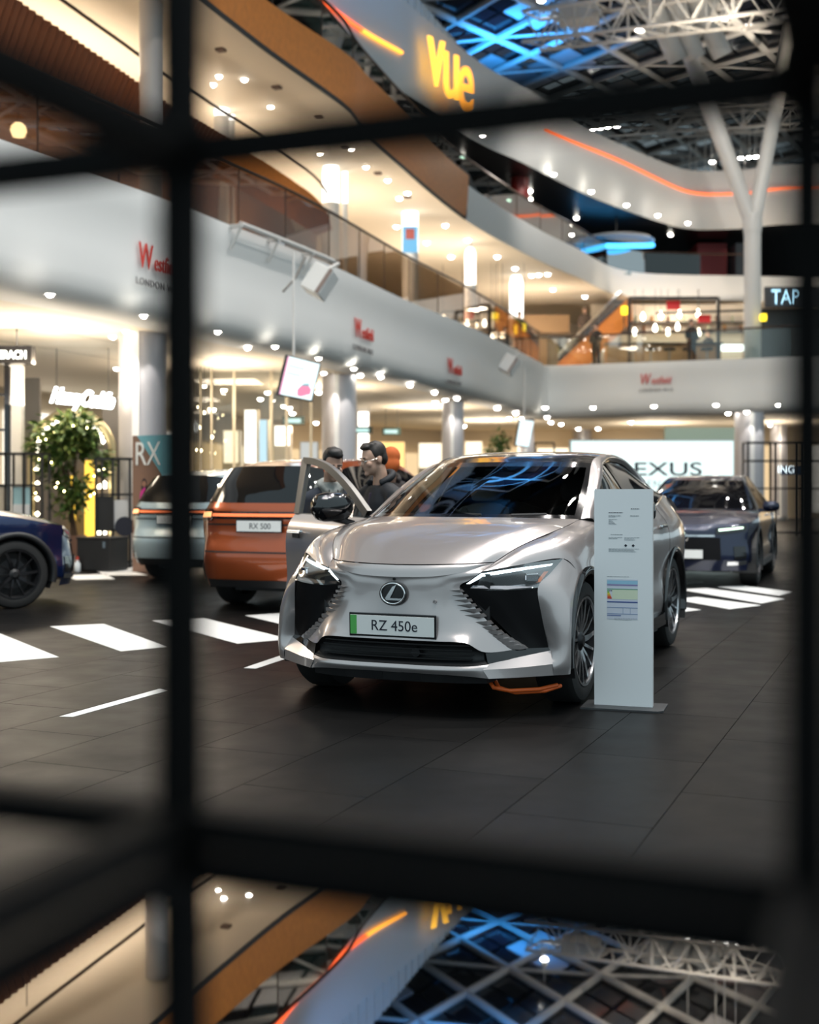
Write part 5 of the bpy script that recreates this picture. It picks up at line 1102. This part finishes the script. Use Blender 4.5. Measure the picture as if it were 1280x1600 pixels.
BF = empty('bar_canopy', (at(981, 0, YB).x, YB - .35, 6.0), 0, 'black steel frame over the far bar', 'frame'); wf = at(1119, 0, YB).x - at(981, 0, YB).x; hf = at(0, 468, YB).z - 6
MB().bar((0, 0, 0), (0, 0, hf), .12).build('post', M_SAT, BF); MB().bar((wf, 0, 0), (wf, 0, hf), .12).build('post', M_SAT, BF); MB().bar((0, 0, hf), (wf, 0, hf), .12).build('beam', M_SAT, BF); MB().bar((wf * .3, 0, hf - .6), (wf + 2.2, 0, hf - .45), .08).build('beam', M_SAT, BF)
for k, (x, y) in enumerate(((1005, 495), (1033, 493), (1062, 491), (1091, 490), (992, 519), (1024, 513), (1044, 519), (1059, 511), (1092, 520))):
    p = at(x, y, YB + .4); e = empty('pendant_lamp', p, 0, 'round white pendant lamp over the far bar, %s' % ('leftmost of the upper row', 'second of the upper row', 'third of the upper row', 'rightmost of the upper row', 'leftmost of the lower row', 'second of the lower row', 'third of the lower row', 'fourth of the lower row', 'rightmost of the lower row')[k], 'lamp', 'pendant lamps over the bar'); MB().lathe([(.001, -.16), (.06, -.11), (.085, 0), (.05, .11), (.015, .18)], 12).build('globe', emis('globe_warm', (1, .93, .75), 9), e, 60); MB().bar((0, 0, .2), (0, 0, Z2 - p.z), .015).build('cord', M_SAT, e)
for (x0, x1, y0, y1, lab) in ((1042, 1063, 470, 484, 'red sign hanging from the bar frame'), (1091, 1111, 492, 504, 'red sign at the right end of the bar')): board('red_sign', x0, y0, x1, y1, YB - .1, mat('sign_red', (.55, .02, .02), .5, emit=(.7, .03, .03), es=.25), lab, 'sign', .06)
for (x, y, Y, s_, lab) in ((976, 485, YB, .0, 'round yellow light beside the bar frame post'), (1193, 496, 44.4, -.1, 'round yellow light beside the forked column')):
    p = at(x, y, Y); e = empty('yellow_light', p, 0, lab, 'light'); MB().lathe([(.001, -.45), (.12, -.4), (.14, 0), (.12, .4), (.001, .45)], 12).build('glow_body', emis('yellow_glow', (1, .75, .02), 2.2), e, 60); MB().bar((0, .1, -.4), (0, .1, 6 - p.z), .05).build('stand', M_SAT, e); e.scale = (1, 1, s_ + .4)
TS = board('tap_sign', 1196, 448, 1300, 480, 46, mat('tap_dark', (.05, .05, .055), .5), 'dark shop front sign with pale blue TAP letters', 'sign', .2); p = at(1229, 465, 45.95); t_ = text('sign_lettering', 'TAP', .78, emis('tap_blue', (.45, .80, 1), 2.4), None, tuple(p), ext=.02, sx=.8); t_.parent = TS
board('dark_shopfront', 1190, 482, 1320, 565, 47, mat('tap_wall', (.06, .065, .065), .4), 'dark shopfront below the TAP sign', 'shopfront', .5)
# escalator
ES = empty('escalator', at(925, 510, 49.5), 0, 'escalator with orange timber side rising behind the far balustrade', 'escalator'); o_ = ES.location
def ep(x, y, Y=49.5): return at(x, y, Y) - o_
for dY in (0, 1.6):
    MB().hexa([ep(864, 578), ep(900, 578), ep(988, 478), ep(984, 458)] and [ep(858, 580) + Vector((0, dY, 0)), ep(905, 585) + Vector((0, dY, 0)), ep(989, 500) + Vector((0, dY, 0)), ep(986, 462) + Vector((0, dY, 0)), ep(858, 580) + Vector((0, dY + .12, 0)), ep(905, 585) + Vector((0, dY + .12, 0)), ep(989, 500) + Vector((0, dY + .12, 0)), ep(986, 462) + Vector((0, dY + .12, 0))]).build('side_panel', WOOD, ES)
    MB().tube([ep(856, 572) + Vector((0, dY, 0)), ep(970, 456) + Vector((0, dY, 0))], .07, 8).build('handrail', M_CHR, ES)
    MB().hexa([ep(856, 580) + Vector((0, dY, 0)), ep(870, 580) + Vector((0, dY, 0)), ep(984, 464) + Vector((0, dY, 0)), ep(970, 458) + Vector((0, dY, 0))] + [ep(856, 580) + Vector((0, dY + .03, 0)), ep(870, 580) + Vector((0, dY + .03, 0)), ep(984, 464) + Vector((0, dY + .03, 0)), ep(970, 458) + Vector((0, dY + .03, 0))]).build('side_glass', M_BGL, ES)
for k in range(10): MB().box(ep(866 + 11.5 * k, 574 - 10.6 * k) + Vector((0, .85, -.1)), (.36, 1.4, .24)).build('step', M_DRIM, ES)
board('timber_wall', 820, 492, 890, 520, 52, mat('tan_timber', (.42, .26, .13), .5), 'tan timber wall left of the escalator', 'wall panel', .3)
board('timber_counter', 828, 530, 872, 572, 47.5, mat('tan_timber', (.42, .26, .13), .5), 'tan timber counter at the foot of the escalator', 'counter', .5)
# columns of the gallery; the glow of ceiling downlights is painted on
for (x, y0, y1, wd, lab) in ((346, 120, 172, 24, 'pair of columns with painted glow far left on the first floor'), (362, 128, 178, 10, 'thin column with painted glow beside the far left pair'), (517, 248, 306, 26, 'wide column with painted glow above the timber parapet'), (539, 244, 306, 8, 'thin column with painted glow right of the wide one'), (641, 316, 384, 25, 'column with painted glow and a blue poster at its foot'), (735, 386, 434, 17, 'column with painted glow on the first floor right of the poster column'), (807, 428, 486, 21, 'column with painted glow nearest the escalator')):
    i = min(range(len(P1)), key=lambda k: abs(px_of(P1[k]) - x) if P1[k].y > 14 and k < c1 else 1e9); Y = P1[i].y + 4.5; p = at(x, y1 + 12, Y); r = wd / 2 / FPX * Y; h_ = (y1 + 12 - y0) / FPX * Y
    e = empty('gallery_column', (p.x, p.y, 6.0), 0, lab, 'column', 'gallery columns with painted glow'); zt = at(x, y0, Y).z - 6
    MB().lathe([(r * 1.03, 0), (r * 1.03, p.z - 6), (r, p.z - 6)], 20).build('column_shaft', WHT, e, 60)
    MB().lathe([(r, p.z - 6), (r, zt - r * 1.4), (r * .8, zt - r * .5), (r * .4, zt - r * .1), (.01, zt)], 20).build('painted_glow', emis('painted_glow_white', (1, .97, .88), 2.6), e, 60)  # emissive shell paints the downlight on the column
    MB().lathe([(r * .35, zt - r), (r * .35, Z2 - 6.0)], 12).build('upper_shaft', WHT, e, 60)
    if x == 641: MB().box((0, -r - .05, p.z - 6 + .35), (r * 1.9, .04, .75)).build('poster', emis('poster_blue', (.15, .5, .8), .9), e); MB().box((0, -r - .075, p.z - 6 + .50), (r * 1.1, .02, .3)).build('poster_figure', mat('poster_red', (.4, .1, .1), .5), e)
# steel shelf frame and yellow lamps on the gallery, middle
SF = empty('shelf_frame', (at(690, 0, 42.5).x, 42.5, 6), 0, 'black shelf frame with yellow lamps behind the left balustrade', 'frame'); w_ = at(792, 0, 42.5).x - at(690, 0, 42.5).x; h_ = at(0, 487, 42.5).z - 6
for k in range(5): MB().bar((w_ * k / 4, 0, 0), (w_ * k / 4, 0, h_), .07).build('upright', M_SAT, SF)
for z in (.45, .8, 1.0): MB().bar((0, 0, h_ * z), (w_, 0, h_ * z), .07).build('shelf_rail', M_SAT, SF)
for (x, y, m, lab) in ((768, 496, 'y', 'left lamp of the upper yellow pair'), (777, 496, 'y', 'right lamp of the upper yellow pair'), (806, 515, 'y', 'left lamp of the lower yellow pair'), (819, 511, 'y', 'right lamp of the lower yellow pair')):
    p = at(x, y, 43.2); e = empty('yellow_lamp', p, 0, lab + ' on the gallery', 'lamp', 'yellow lamps on the gallery'); MB().lathe([(.001, -.17), (.055, -.15), (.06, .15), (.001, .17)], 10).build('glow_body', emis('yellow_glow', (1, .75, .02), 2.2), e, 60); MB().bar((0, 0, .15), (0, 0, Z2 - p.z), .012).build('cord', M_SAT, e)
for k, (x, y) in enumerate(((692, 496), (723, 509), (743, 508), (745, 525), (773, 524), (785, 524))):
    p = at(x, y, 43.4); e = empty('globe_lamp', p, 0, 'round cream globe lamp behind the left balustrade, %s from the left' % ORD[k], 'lamp', 'globe lamps on the gallery'); MB().lathe([(.001, -.11), (.08, -.08), (.11, 0), (.08, .08), (.001, .11)], 12).build('globe', emis('globe_warm', (1, .93, .75), 9), e, 60); MB().bar((0, 0, .1), (0, 0, Z2 - p.z), .012).build('cord', M_SAT, e)
p = at(29, 203, 19); e = empty('globe_lamp', p, 0, 'large round glowing lamp at the left edge below the timber parapet', 'lamp'); MB().lathe([(.001, -.13), (.09, -.11), (.125, -.02), (.11, .06), (.06, .11), (.001, .125)], 16).build('globe', emis('globe_amber', (1, .80, .45), 5), e, 60); MB().bar((0, 0, .1), (0, 0, Z2 - p.z), .012).build('cord', M_SAT, e)
# ------------------------------------------------------------------ plants
M_LEAF = [mat('leaf_a', (.035, .085, .015), .5), mat('leaf_b', (.07, .13, .02), .5), mat('leaf_c', (.12, .16, .03), .5)]
def tree(base, h, rx, rz, n, label, trunk=True, seed=1, pot=True):
    rr = random.Random(seed); e = empty('potted_tree', base, 0, label, 'plant')
    if pot: MB().lathe([(.001, 0), (.20, 0), (.25, .5), (.22, .5), (.20, .44), (.001, .44)], 20).build('planter', mat('planter_brown', (.22, .11, .07), .6), e, 50)
    zc = h - rz
    for k in range(4):
        a = rr.uniform(0, 6.28); MB().tube([(.03 * k, 0, .4), (.06 * cos(a), .06 * sin(a), zc - rz * .6), (rx * .5 * cos(a), rx * .5 * sin(a), zc + rz * .3)], [.03, .025, .01], 6).build('stem', mat('bark', (.09, .055, .03), .8), e)
    CL = [(Vector((max(-.75, min(.7, rr.gauss(.05, .42))), max(-.8, min(.8, rr.gauss(0, .42))), rr.uniform(-.9, .95))), rr.uniform(.28, .50)) for _ in range(17)]
    for m in range(3):
        q = MB()
        for _ in range(n // 3):
            while True:
                v = Vector((rr.uniform(-1, 1), rr.uniform(-1, 1), rr.uniform(-1, 1)))
                if v.length < 1: break
            cc_, rc_ = CL[rr.randrange(17)]; v = cc_ * (1 - .35 * max(0, cc_.z)) + v * rc_
            cpos = Vector((v.x * rx, v.y * rx, zc + v.z * rz)); L_ = rr.uniform(.10, .20); d = Vector((v.x, v.y, rr.uniform(-.7, .3))).normalized(); sdv = d.cross(Vector((rr.uniform(-1, 1), rr.uniform(-1, 1), 1))).normalized() * L_ * .22
            q.poly([cpos, cpos + d * L_ * .5 + sdv, cpos + d * L_, cpos + d * L_ * .5 - sdv])
        f = q.build('foliage', M_LEAF[m], e); f['kind'] = 'stuff'
    return e
TB = ground(112, 882)
TR = tree(TB, 2.70, .60, .85, 2300, 'leafy potted tree with fairy lights in front of the arched window', seed=3)
rr = random.Random(9)
for k in range(20):
    a = rr.uniform(0, 6.28); z = rr.uniform(1.1, 2.5); MB().lathe([(.001, -.016), (.016, 0), (.001, .016)], 6, c=(.6 * cos(a), -.62 * abs(sin(a)), z)).build('fairy_light', emis('fairy', (1, .85, .35), 22), TR)
PB = Vector((at(776, 0, 33).x, 33, 0)); tree(PB, at(0, 672, 33).z, .50, .75, 700, 'small leafy plant rising behind the silver car roof', seed=5)
q = empty('exhibition_stand', (at(836, 0, 33).x, 33, 0), 0, 'small black tube frame just behind the silver car roof', 'frame', 'black tube display frames'); wq = at(866, 0, 33).x - at(836, 0, 33).x; hq = at(0, 692, 33).z
for x in (0, wq): MB().bar((x, 0, 0), (x, 0, hq), .04).build('upright', M_SAT, q)
MB().bar((0, 0, hq), (wq, 0, hq), .04).build('cross_tube', M_SAT, q)
# ------------------------------------------------------------------ people
def ell(mb, secs, n=16):
    """closed loft of flat ellipses: (centre, rx, ry)"""
    o = len(mb.v)
    for c, rx, ry in secs:
        for k in range(n):
            a = 2 * pi * k / n; mb.v.append((c[0] + rx * cos(a), c[1] + ry * sin(a), c[2]))
    for i in range(len(secs) - 1):
        for k in range(n):
            mb.f.append((o + i * n + k, o + i * n + (k + 1) % n, o + (i + 1) * n + (k + 1) % n, o + (i + 1) * n + k))
    mb.f.append(tuple(o + k for k in range(n))[::-1]); mb.f.append(tuple(o + (len(secs) - 1) * n + k for k in range(n)))
    return mb
def ball(mb, c, r, n=12, M=None):
    o = len(mb.v); R = r if isinstance(r, (tuple, list)) else (r, r, r)
    for i in range(n + 1):
        t = pi * i / n
        for k in range(2 * n):
            a = pi * k / n; p = Vector((R[0] * sin(t) * cos(a), R[1] * sin(t) * sin(a), R[2] * cos(t))) + Vector(c)
            mb.v.append(tuple(M @ p if M else p))
    m = 2 * n
    for i in range(n):
        for k in range(m): mb.f.append((o + i * m + k, o + i * m + (k + 1) % m, o + (i + 1) * m + (k + 1) % m, o + (i + 1) * m + k))
    return mb
def fuse(mb, name, m, parent, vox=.012, smooth=6):
    o = mb.build(name, m, parent)
    md = o.modifiers.new('fuse', 'REMESH'); md.mode = 'VOXEL'; md.voxel_size = vox; md.use_smooth_shade = True
    sm = o.modifiers.new('soften', 'SMOOTH'); sm.iterations = smooth; sm.factor = .5
    return o
def person(label, loc, rz, head, pitch, yaw, jacket, legs, skin, haircol, group=None, hood=None, glasses=False, cap=None, arm=0):
    e = empty('person', loc, rz, label, 'person', group)
    hx, hy, hz = head
    M = Matrix.Translation(head) @ Matrix.Rotation(yaw, 4, 'Z') @ Matrix.Rotation(pitch, 4, 'X')
    nb = Vector((hx * .8, hy * .72 + .03, hz - .20))                 # base of the neck
    ch = Vector((hx * .5, hy * .45, hz - .42)); wa = Vector((hx * .2, hy * .18, hz - .62)); pe = Vector((0, 0, .93))
    b = MB()
    # head: skull, jaw, brow, nose, lips, chin, ears; then neck, trunk, limbs, all fused into one skin
    ball(b, (0, .012, .03), (.076, .096, .098), 12, M); ball(b, (0, -.028, -.045), (.060, .066, .075), 10, M); ball(b, (0, -.07, .022), (.052, .022, .016), 8, M)
    ball(b, (0, -.098, -.018), (.014, .020, .026), 8, M); ball(b, (0, -.088, .008), (.011, .016, .026), 8, M); ball(b, (0, -.084, -.060), (.024, .014, .012), 8, M); ball(b, (0, -.078, -.098), (.026, .020, .020), 8, M)
    for s_ in (-1, 1): ball(b, (s_ * .078, .018, -.008), (.011, .022, .034), 8, M); ball(b, (s_ * .045, -.062, -.025), (.026, .024, .024), 8, M)
    b.tube([M @ Vector((0, .03, -.06)), M @ Vector((0, .035, -.12)), nb, nb + Vector((0, .02, -.1))], [.055, .054, .062, .09], 14)
    ell(b, [(pe - Vector((0, 0, .1)), .16, .11), (pe, .17, .12), (wa, .145, .105), (ch, .175, .125), (nb - Vector((0, 0, .04)), .12, .08)])
    J = MB(); T = MB()
    ell(J, [(pe - Vector((0, 0, .12)), .19, .145), (pe, .195, .145), (wa, .185, .14), (ch - Vector((0, 0, .04)), .205, .15), (ch + Vector((0, 0, .08)), .20, .14), (nb - Vector((0, 0, .05)), .15, .10), (nb + Vector((0, 0, .0)), .085, .08)])
    for s_ in (-1, 1):
        sh = nb + Vector((s_ * .185, .0, -.085)); el = sh + Vector((s_ * .07, -.02 - .06 * arm, -.28)); wr = el + Vector((-s_ * .02, -.13 - .08 * arm, -.20 + .10 * arm))
        b.tube([sh, el, wr], [.052, .042, .028], 10); J.tube([nb + Vector((s_ * .07, 0, -.03)), sh, el, wr], [.07, .088, .070, .050], 12)
        pm_ = wr + (wr - el).normalized() * .06; ball(b, pm_, (.026, .022, .045), 8)
        d = (wr - el).normalized()
        for k in range(4): f0 = pm_ + Vector((.016 * (k - 1.5), 0, 0)) + d * .03; ln = (.058, .07, .066, .05)[k]; b.tube([f0, f0 + d * ln * .5, f0 + d * ln * .85 + Vector((0, -.018, 0))], [.009, .0085, .007], 6)
        b.tube([pm_ - d * .02 + Vector((-s_ * .02, 0, 0)), pm_ + d * .015 + Vector((-s_ * .042, -.012, 0)), pm_ + d * .05 + Vector((-s_ * .042, -.022, 0))], [.011, .010, .008], 6)
        hp = pe + Vector((s_ * .095, 0, -.06)); kn = Vector((s_ * .11, -.05, .50)); an = Vector((s_ * .11, .03, .10))
        b.tube([hp, kn, an], [.085, .056, .038], 10); T.tube([pe + Vector((s_ * .08, 0, .02)), hp, kn, an - Vector((0, 0, .03))], [.12, .105, .078, .062], 12)
        sho = MB(); ball(sho, (s_ * .11, -.04, .045), (.048, .135, .05), 10); ball(sho, (s_ * .11, .03, .075), (.045, .06, .06), 8); sho.box((s_ * .11, -.04, .012), (.085, .25, .024)); fuse(sho, 'shoe', M_SAT, e, .012)
    fuse(b, 'body', skin, e, .0085, 4); fuse(J, 'jacket', jacket, e, .014, 5); fuse(T, 'trousers', legs, e, .014, 5)
    # eyes, brows, hair
    for s_ in (-1, 1):
        ball(MB(), (0, 0, 0), .01); ey = MB(); ball(ey, (s_ * .031, -.074, .002), (.013, .010, .008), 8, M); ey.build('eye', mat('eye_white', (.6, .58, .55), .3), e, 60)
        ir = MB(); ball(ir, (s_ * .031, -.0825, .001), (.006, .004, .006), 6, M); ir.build('iris', M_INK, e); br = MB(); ball(br, (s_ * .032, -.088, .030), (.024, .008, .0055), 8, M); br.build('eyebrow', haircol, e, 60)
    h_ = MB(); rr = random.Random(len(label))
    ball(h_, (0, .032, .058), (.082, .092, .084), 12, M); ball(h_, (0, -.040, .108), (.058, .046, .026), 10, M); ball(h_, (0, .07, .0), (.072, .052, .07), 10, M)
    for s_ in (-1, 1): ball(h_, (s_ * .070, .012, .045), (.014, .035, .045), 8, M)
    for k in range(14): a = rr.uniform(0, 6.28); ball(h_, (.045 * cos(a), .01 + .055 * sin(a), .118 + rr.uniform(-.008, .008)), rr.uniform(.016, .022), 6, M)
    if hood: ball(h_, (0, -.02, .125), (.068, .062, .032), 10, M); ball(h_, (.02, -.06, .105), (.045, .03, .03), 8, M)
    if cap is None: fuse(h_, 'hair', haircol, e, .009, 3)
    else: ball(h_, (0, .01, .055), (.095, .115, .10), 10, M); ball(h_, (0, .05, -.03), (.092, .08, .09), 10, M); fuse(h_, 'hood', cap, e, .012, 4)
    if hood:
        q = MB(); ell(q, [(nb + Vector((0, .03, -.10)), .17, .12), (nb + Vector((0, .015, -.03)), .125, .115), (nb + Vector((0, .01, .03)), .098, .105), (nb + Vector((0, .015, .065)), .080, .088)]); ball(q, nb + Vector((0, .10, .01)), (.125, .06, .10))
        for s_ in (-1, 1): q.tube([nb + Vector((s_ * .02, -.10, -.03)), nb + Vector((s_ * .085, -.06, .035)), nb + Vector((s_ * .10, .03, .06))], [.022, .030, .028], 8)
        ell(q, [(wa + Vector((0, -.055, 0)), .085, .115), (ch + Vector((0, -.055, 0)), .085, .115), (nb + Vector((0, -.04, -.03)), .07, .07)]); fuse(q, 'hoodie', hood, e, .011, 4)
        for s_ in (-1, 1): MB().tube([nb + Vector((s_ * .035, -.13, .0)), ch + Vector((s_ * .045, -.178, .06)), ch + Vector((s_ * .045, -.182, -.06))], .005, 6).build('drawstring', M_SAT, e)
    else:
        q = MB(); ell(q, [(wa + Vector((0, -.045, 0)), .06, .115), (ch + Vector((0, -.045, 0)), .06, .118), (nb + Vector((0, -.035, -.05)), .055, .07)]); fuse(q, 'shirt', mat('dark_shirt', (.02, .012, .03), .7), e, .012)
        q = MB(); q.tube([nb + Vector((.095 * cos(a), .085 * sin(a) + .01, .05 + .05 * sin(a))) for a in [radians(-50 + 280 * k / 20) for k in range(21)]], .032, 8); fuse(q, 'collar', jacket, e, .012)
        ball(MB(), (0, 0, 0), .01); pt = nb + Vector((.25, -.06, -.17)); MB().lathe([(.001, 0), (.022, 0), (.024, -.004)], 16, c=pt, axis='X').build('sleeve_badge', mat('badge_white', (.5, .42, .38), .5), e)
    if glasses:
        q = MB()
        for s_ in (-1, 1):
            q.tube([M @ Vector((s_ * .034 + .025 * cos(a), -.100, .0 + .019 * sin(a))) for a in [2 * pi * k / 16 for k in range(16)]], .0022, 5, closed=True); q.tube([M @ Vector((s_ * .058, -.098, .004)), M @ Vector((s_ * .080, -.05, .006)), M @ Vector((s_ * .082, .02, .008))], .0022, 5)
        q.tube([M @ Vector((-.010, -.102, .004)), M @ Vector((.010, -.102, .004))], .0022, 5); q.build('glasses', mat('glasses_wire', (.5, .45, .4), .25, .9), e)
    return e
SK1 = mat('skin_a', (.55, .32, .23), .55); SK2 = mat('skin_b', (.60, .36, .26), .55)
HAIR = mat('hair_black', (.010, .008, .007), .55); HAIR2 = mat('hair_brown', (.018, .012, .009), .55)
DENIM = mat('trouser_navy', (.02, .022, .03), .8)
def stand(px, py, Y, head_off, rz):
    """place the feet so that the head comes to the given point"""
    p = at(px, py, Y); o = Matrix.Rotation(rz, 3, 'Z') @ Vector((head_off[0], head_off[1], 0))
    return (p.x - o.x, p.y - o.y, 0), (head_off[0], head_off[1], p.z)
rz = radians(14); l, h = stand(520, 727, 9.95, (0, -.20), rz)
person('man in navy jacket and grey hoodie looking down behind the open car door', l, rz, h, radians(20), radians(6), mat('jacket_navy', (.012, .022, .045), .75), DENIM, SK1, HAIR, hood=mat('hoodie_grey', (.46, .47, .45), .85))
rz = radians(-50); l, h = stand(583, 718, 9.55, (0, -.16), rz)
person('man with glasses in a black jacket leaning towards the open car door', l, rz, h, radians(14), radians(-14), mat('jacket_black', (.008, .009, .013), .7), DENIM, SK2, HAIR2, glasses=True, arm=.6)
rz = radians(20); l, h = stand(611, 722, 12.0, (0, -.05), rz)
person('person in an orange hood mostly hidden behind the man with glasses', l, rz, h, radians(5), radians(160), mat('coat_dark', (.02, .014, .014), .8), DENIM, SK1, HAIR, cap=mat('hood_orange', (.50, .10, .015), .8))
def far_person(px, py, Y, h, label, c, seated=False, zf=6.0):
    """small distant figure: one fused body plus coat and hair"""
    p = at(px, py, Y); e = empty('person', (p.x, p.y, zf), radians(random.uniform(-60, 60)), label, 'person', 'people on the first floor')
    k = h / 1.75; b = MB(); ball(b, (0, 0, 1.62 * k), (.08 * k, .10 * k, .12 * k), 8); b.tube([(0, 0, 1.55 * k), (0, 0, 1.42 * k)], .055 * k, 8)
    ell(b, [((0, 0, .85 * k), .16, .12), ((0, 0, 1.1 * k), .14, .11), ((0, 0, 1.38 * k), .18, .12), ((0, 0, 1.45 * k), .08, .07)])
    for s_ in (-1, 1): b.tube([(s_ * .1, 0, .88 * k), (s_ * .1, -.02, .48 * k), (s_ * .1, .02, .03)], [.085, .06, .05], 8); b.tube([(s_ * .18, 0, 1.38 * k), (s_ * .24, -.03, 1.1 * k), (s_ * .2, -.18, .95 * k)], [.055, .045, .03], 8)
    fuse(b, 'body', SK1, e, .02, 3); J = MB(); ell(J, [((0, 0, .80 * k), .20, .15), ((0, 0, 1.1 * k), .18, .14), ((0, 0, 1.38 * k), .21, .14), ((0, 0, 1.47 * k), .10, .09)])
    for s_ in (-1, 1): J.tube([(s_ * .17, 0, 1.38 * k), (s_ * .25, -.03, 1.1 * k), (s_ * .21, -.14, .98 * k)], [.08, .065, .05], 8); J.tube([(s_ * .1, 0, .85 * k), (s_ * .1, -.02, .48 * k), (s_ * .1, .02, .06)], [.10, .08, .07], 8)
    fuse(J, 'clothes', mat('cloth_%d' % int(px), c, .8), e, .025, 3); q = MB(); ball(q, (0, .02, 1.67 * k), (.09 * k, .11 * k, .10 * k), 8); q.build('hair', HAIR, e, 60)
far_person(914, 0, 50.3, 1.75, 'person in brown riding up the escalator', (.06, .04, .03), zf=7.05)
far_person(932, 0, 47.2, 1.70, 'person in dark clothes at the foot of the bar', (.02, .018, .016))
far_person(1081, 0, 46.8, 1.80, 'person in black standing at the bar counter', (.01, .01, .012))
far_person(1107, 0, 50.0, 1.80, 'bartender in black behind the bar counter, under the red sign', (.012, .01, .01))
far_person(812, 0, 44.0, 1.70, 'person in dark olive behind the left balustrade by the yellow lamps', (.03, .03, .02))

# ------------------------------------------------------------------ near display frame with its mirror shelf, in front of the camera
A0 = Vector((-.1613, .86, 0)); FD = Vector((.933, -.361, 0)).normalized(); PD = Vector((-.361, -.933, 0)).normalized()
NF = empty('near_display_frame', (A0.x, A0.y, 0), atan2(FD.y, FD.x), 'large black tube frame with a mirror shelf, close to the viewer', 'frame')
M_FRM = mat('frame_black', (.003, .003, .003), .65, spec=.08)
wt = .025; LV = [HC - .2366 - .473 * 2, HC - .2366 - .473, HC - .2366, HC + .2366, HC + .2366 + .473]
for sx in (-.48, 0, .421):
    for sp in (0, 1.15): MB().box((sx, -sp, (LV[-1] + .0125) / 2), (wt, wt, LV[-1] + .0125)).build('upright', M_FRM, NF)
for z in LV:
    for sp in (0, 1.15): MB().box((-.026, -sp, z), (.908, wt, wt)).build('cross_tube', M_FRM, NF)
    for sx in (-.48, 0, .421): MB().box((sx, -.575, z), (wt, 1.15, wt)).build('side_tube', M_FRM, NF)
for sp in (0, 1.15): MB().box((.449, -sp, (LV[-1] + .0125) / 2), (wt, wt, LV[-1] + .0125)).build('upright', M_FRM, NF)
for z in LV:
    for sp in (0, 1.15): MB().box((.66, -sp, z), (.40, wt, wt)).build('cross_tube', M_FRM, NF)
    MB().box((.449, -.575, z), (wt, 1.15, wt)).build('side_tube', M_FRM, NF)
MB().box((.66, -.575, HC - .2500), (.395, 1.12, .012)).build('dark_corner_board', M_FRM, NF)  # board added to darken the lower right corner of the view
ml = mat('mirror_shelf', (.56, .57, .59), .015, 1.0)
tl = .0121
MS = MB().hexa([(.0125, -.012, HC - .2500), (.4155, -.012, HC - .2500), (.4155, -1.13, HC - .2500 - tl * 1.118), (.0125, -1.13, HC - .2500 - tl * 1.118), (.0125, -.012, HC - .258), (.4155, -.012, HC - .258), (.4155, -1.13, HC - .258 - tl * 1.118), (.0125, -1.13, HC - .258 - tl * 1.118)]).build('mirror_shelf', ml, NF)
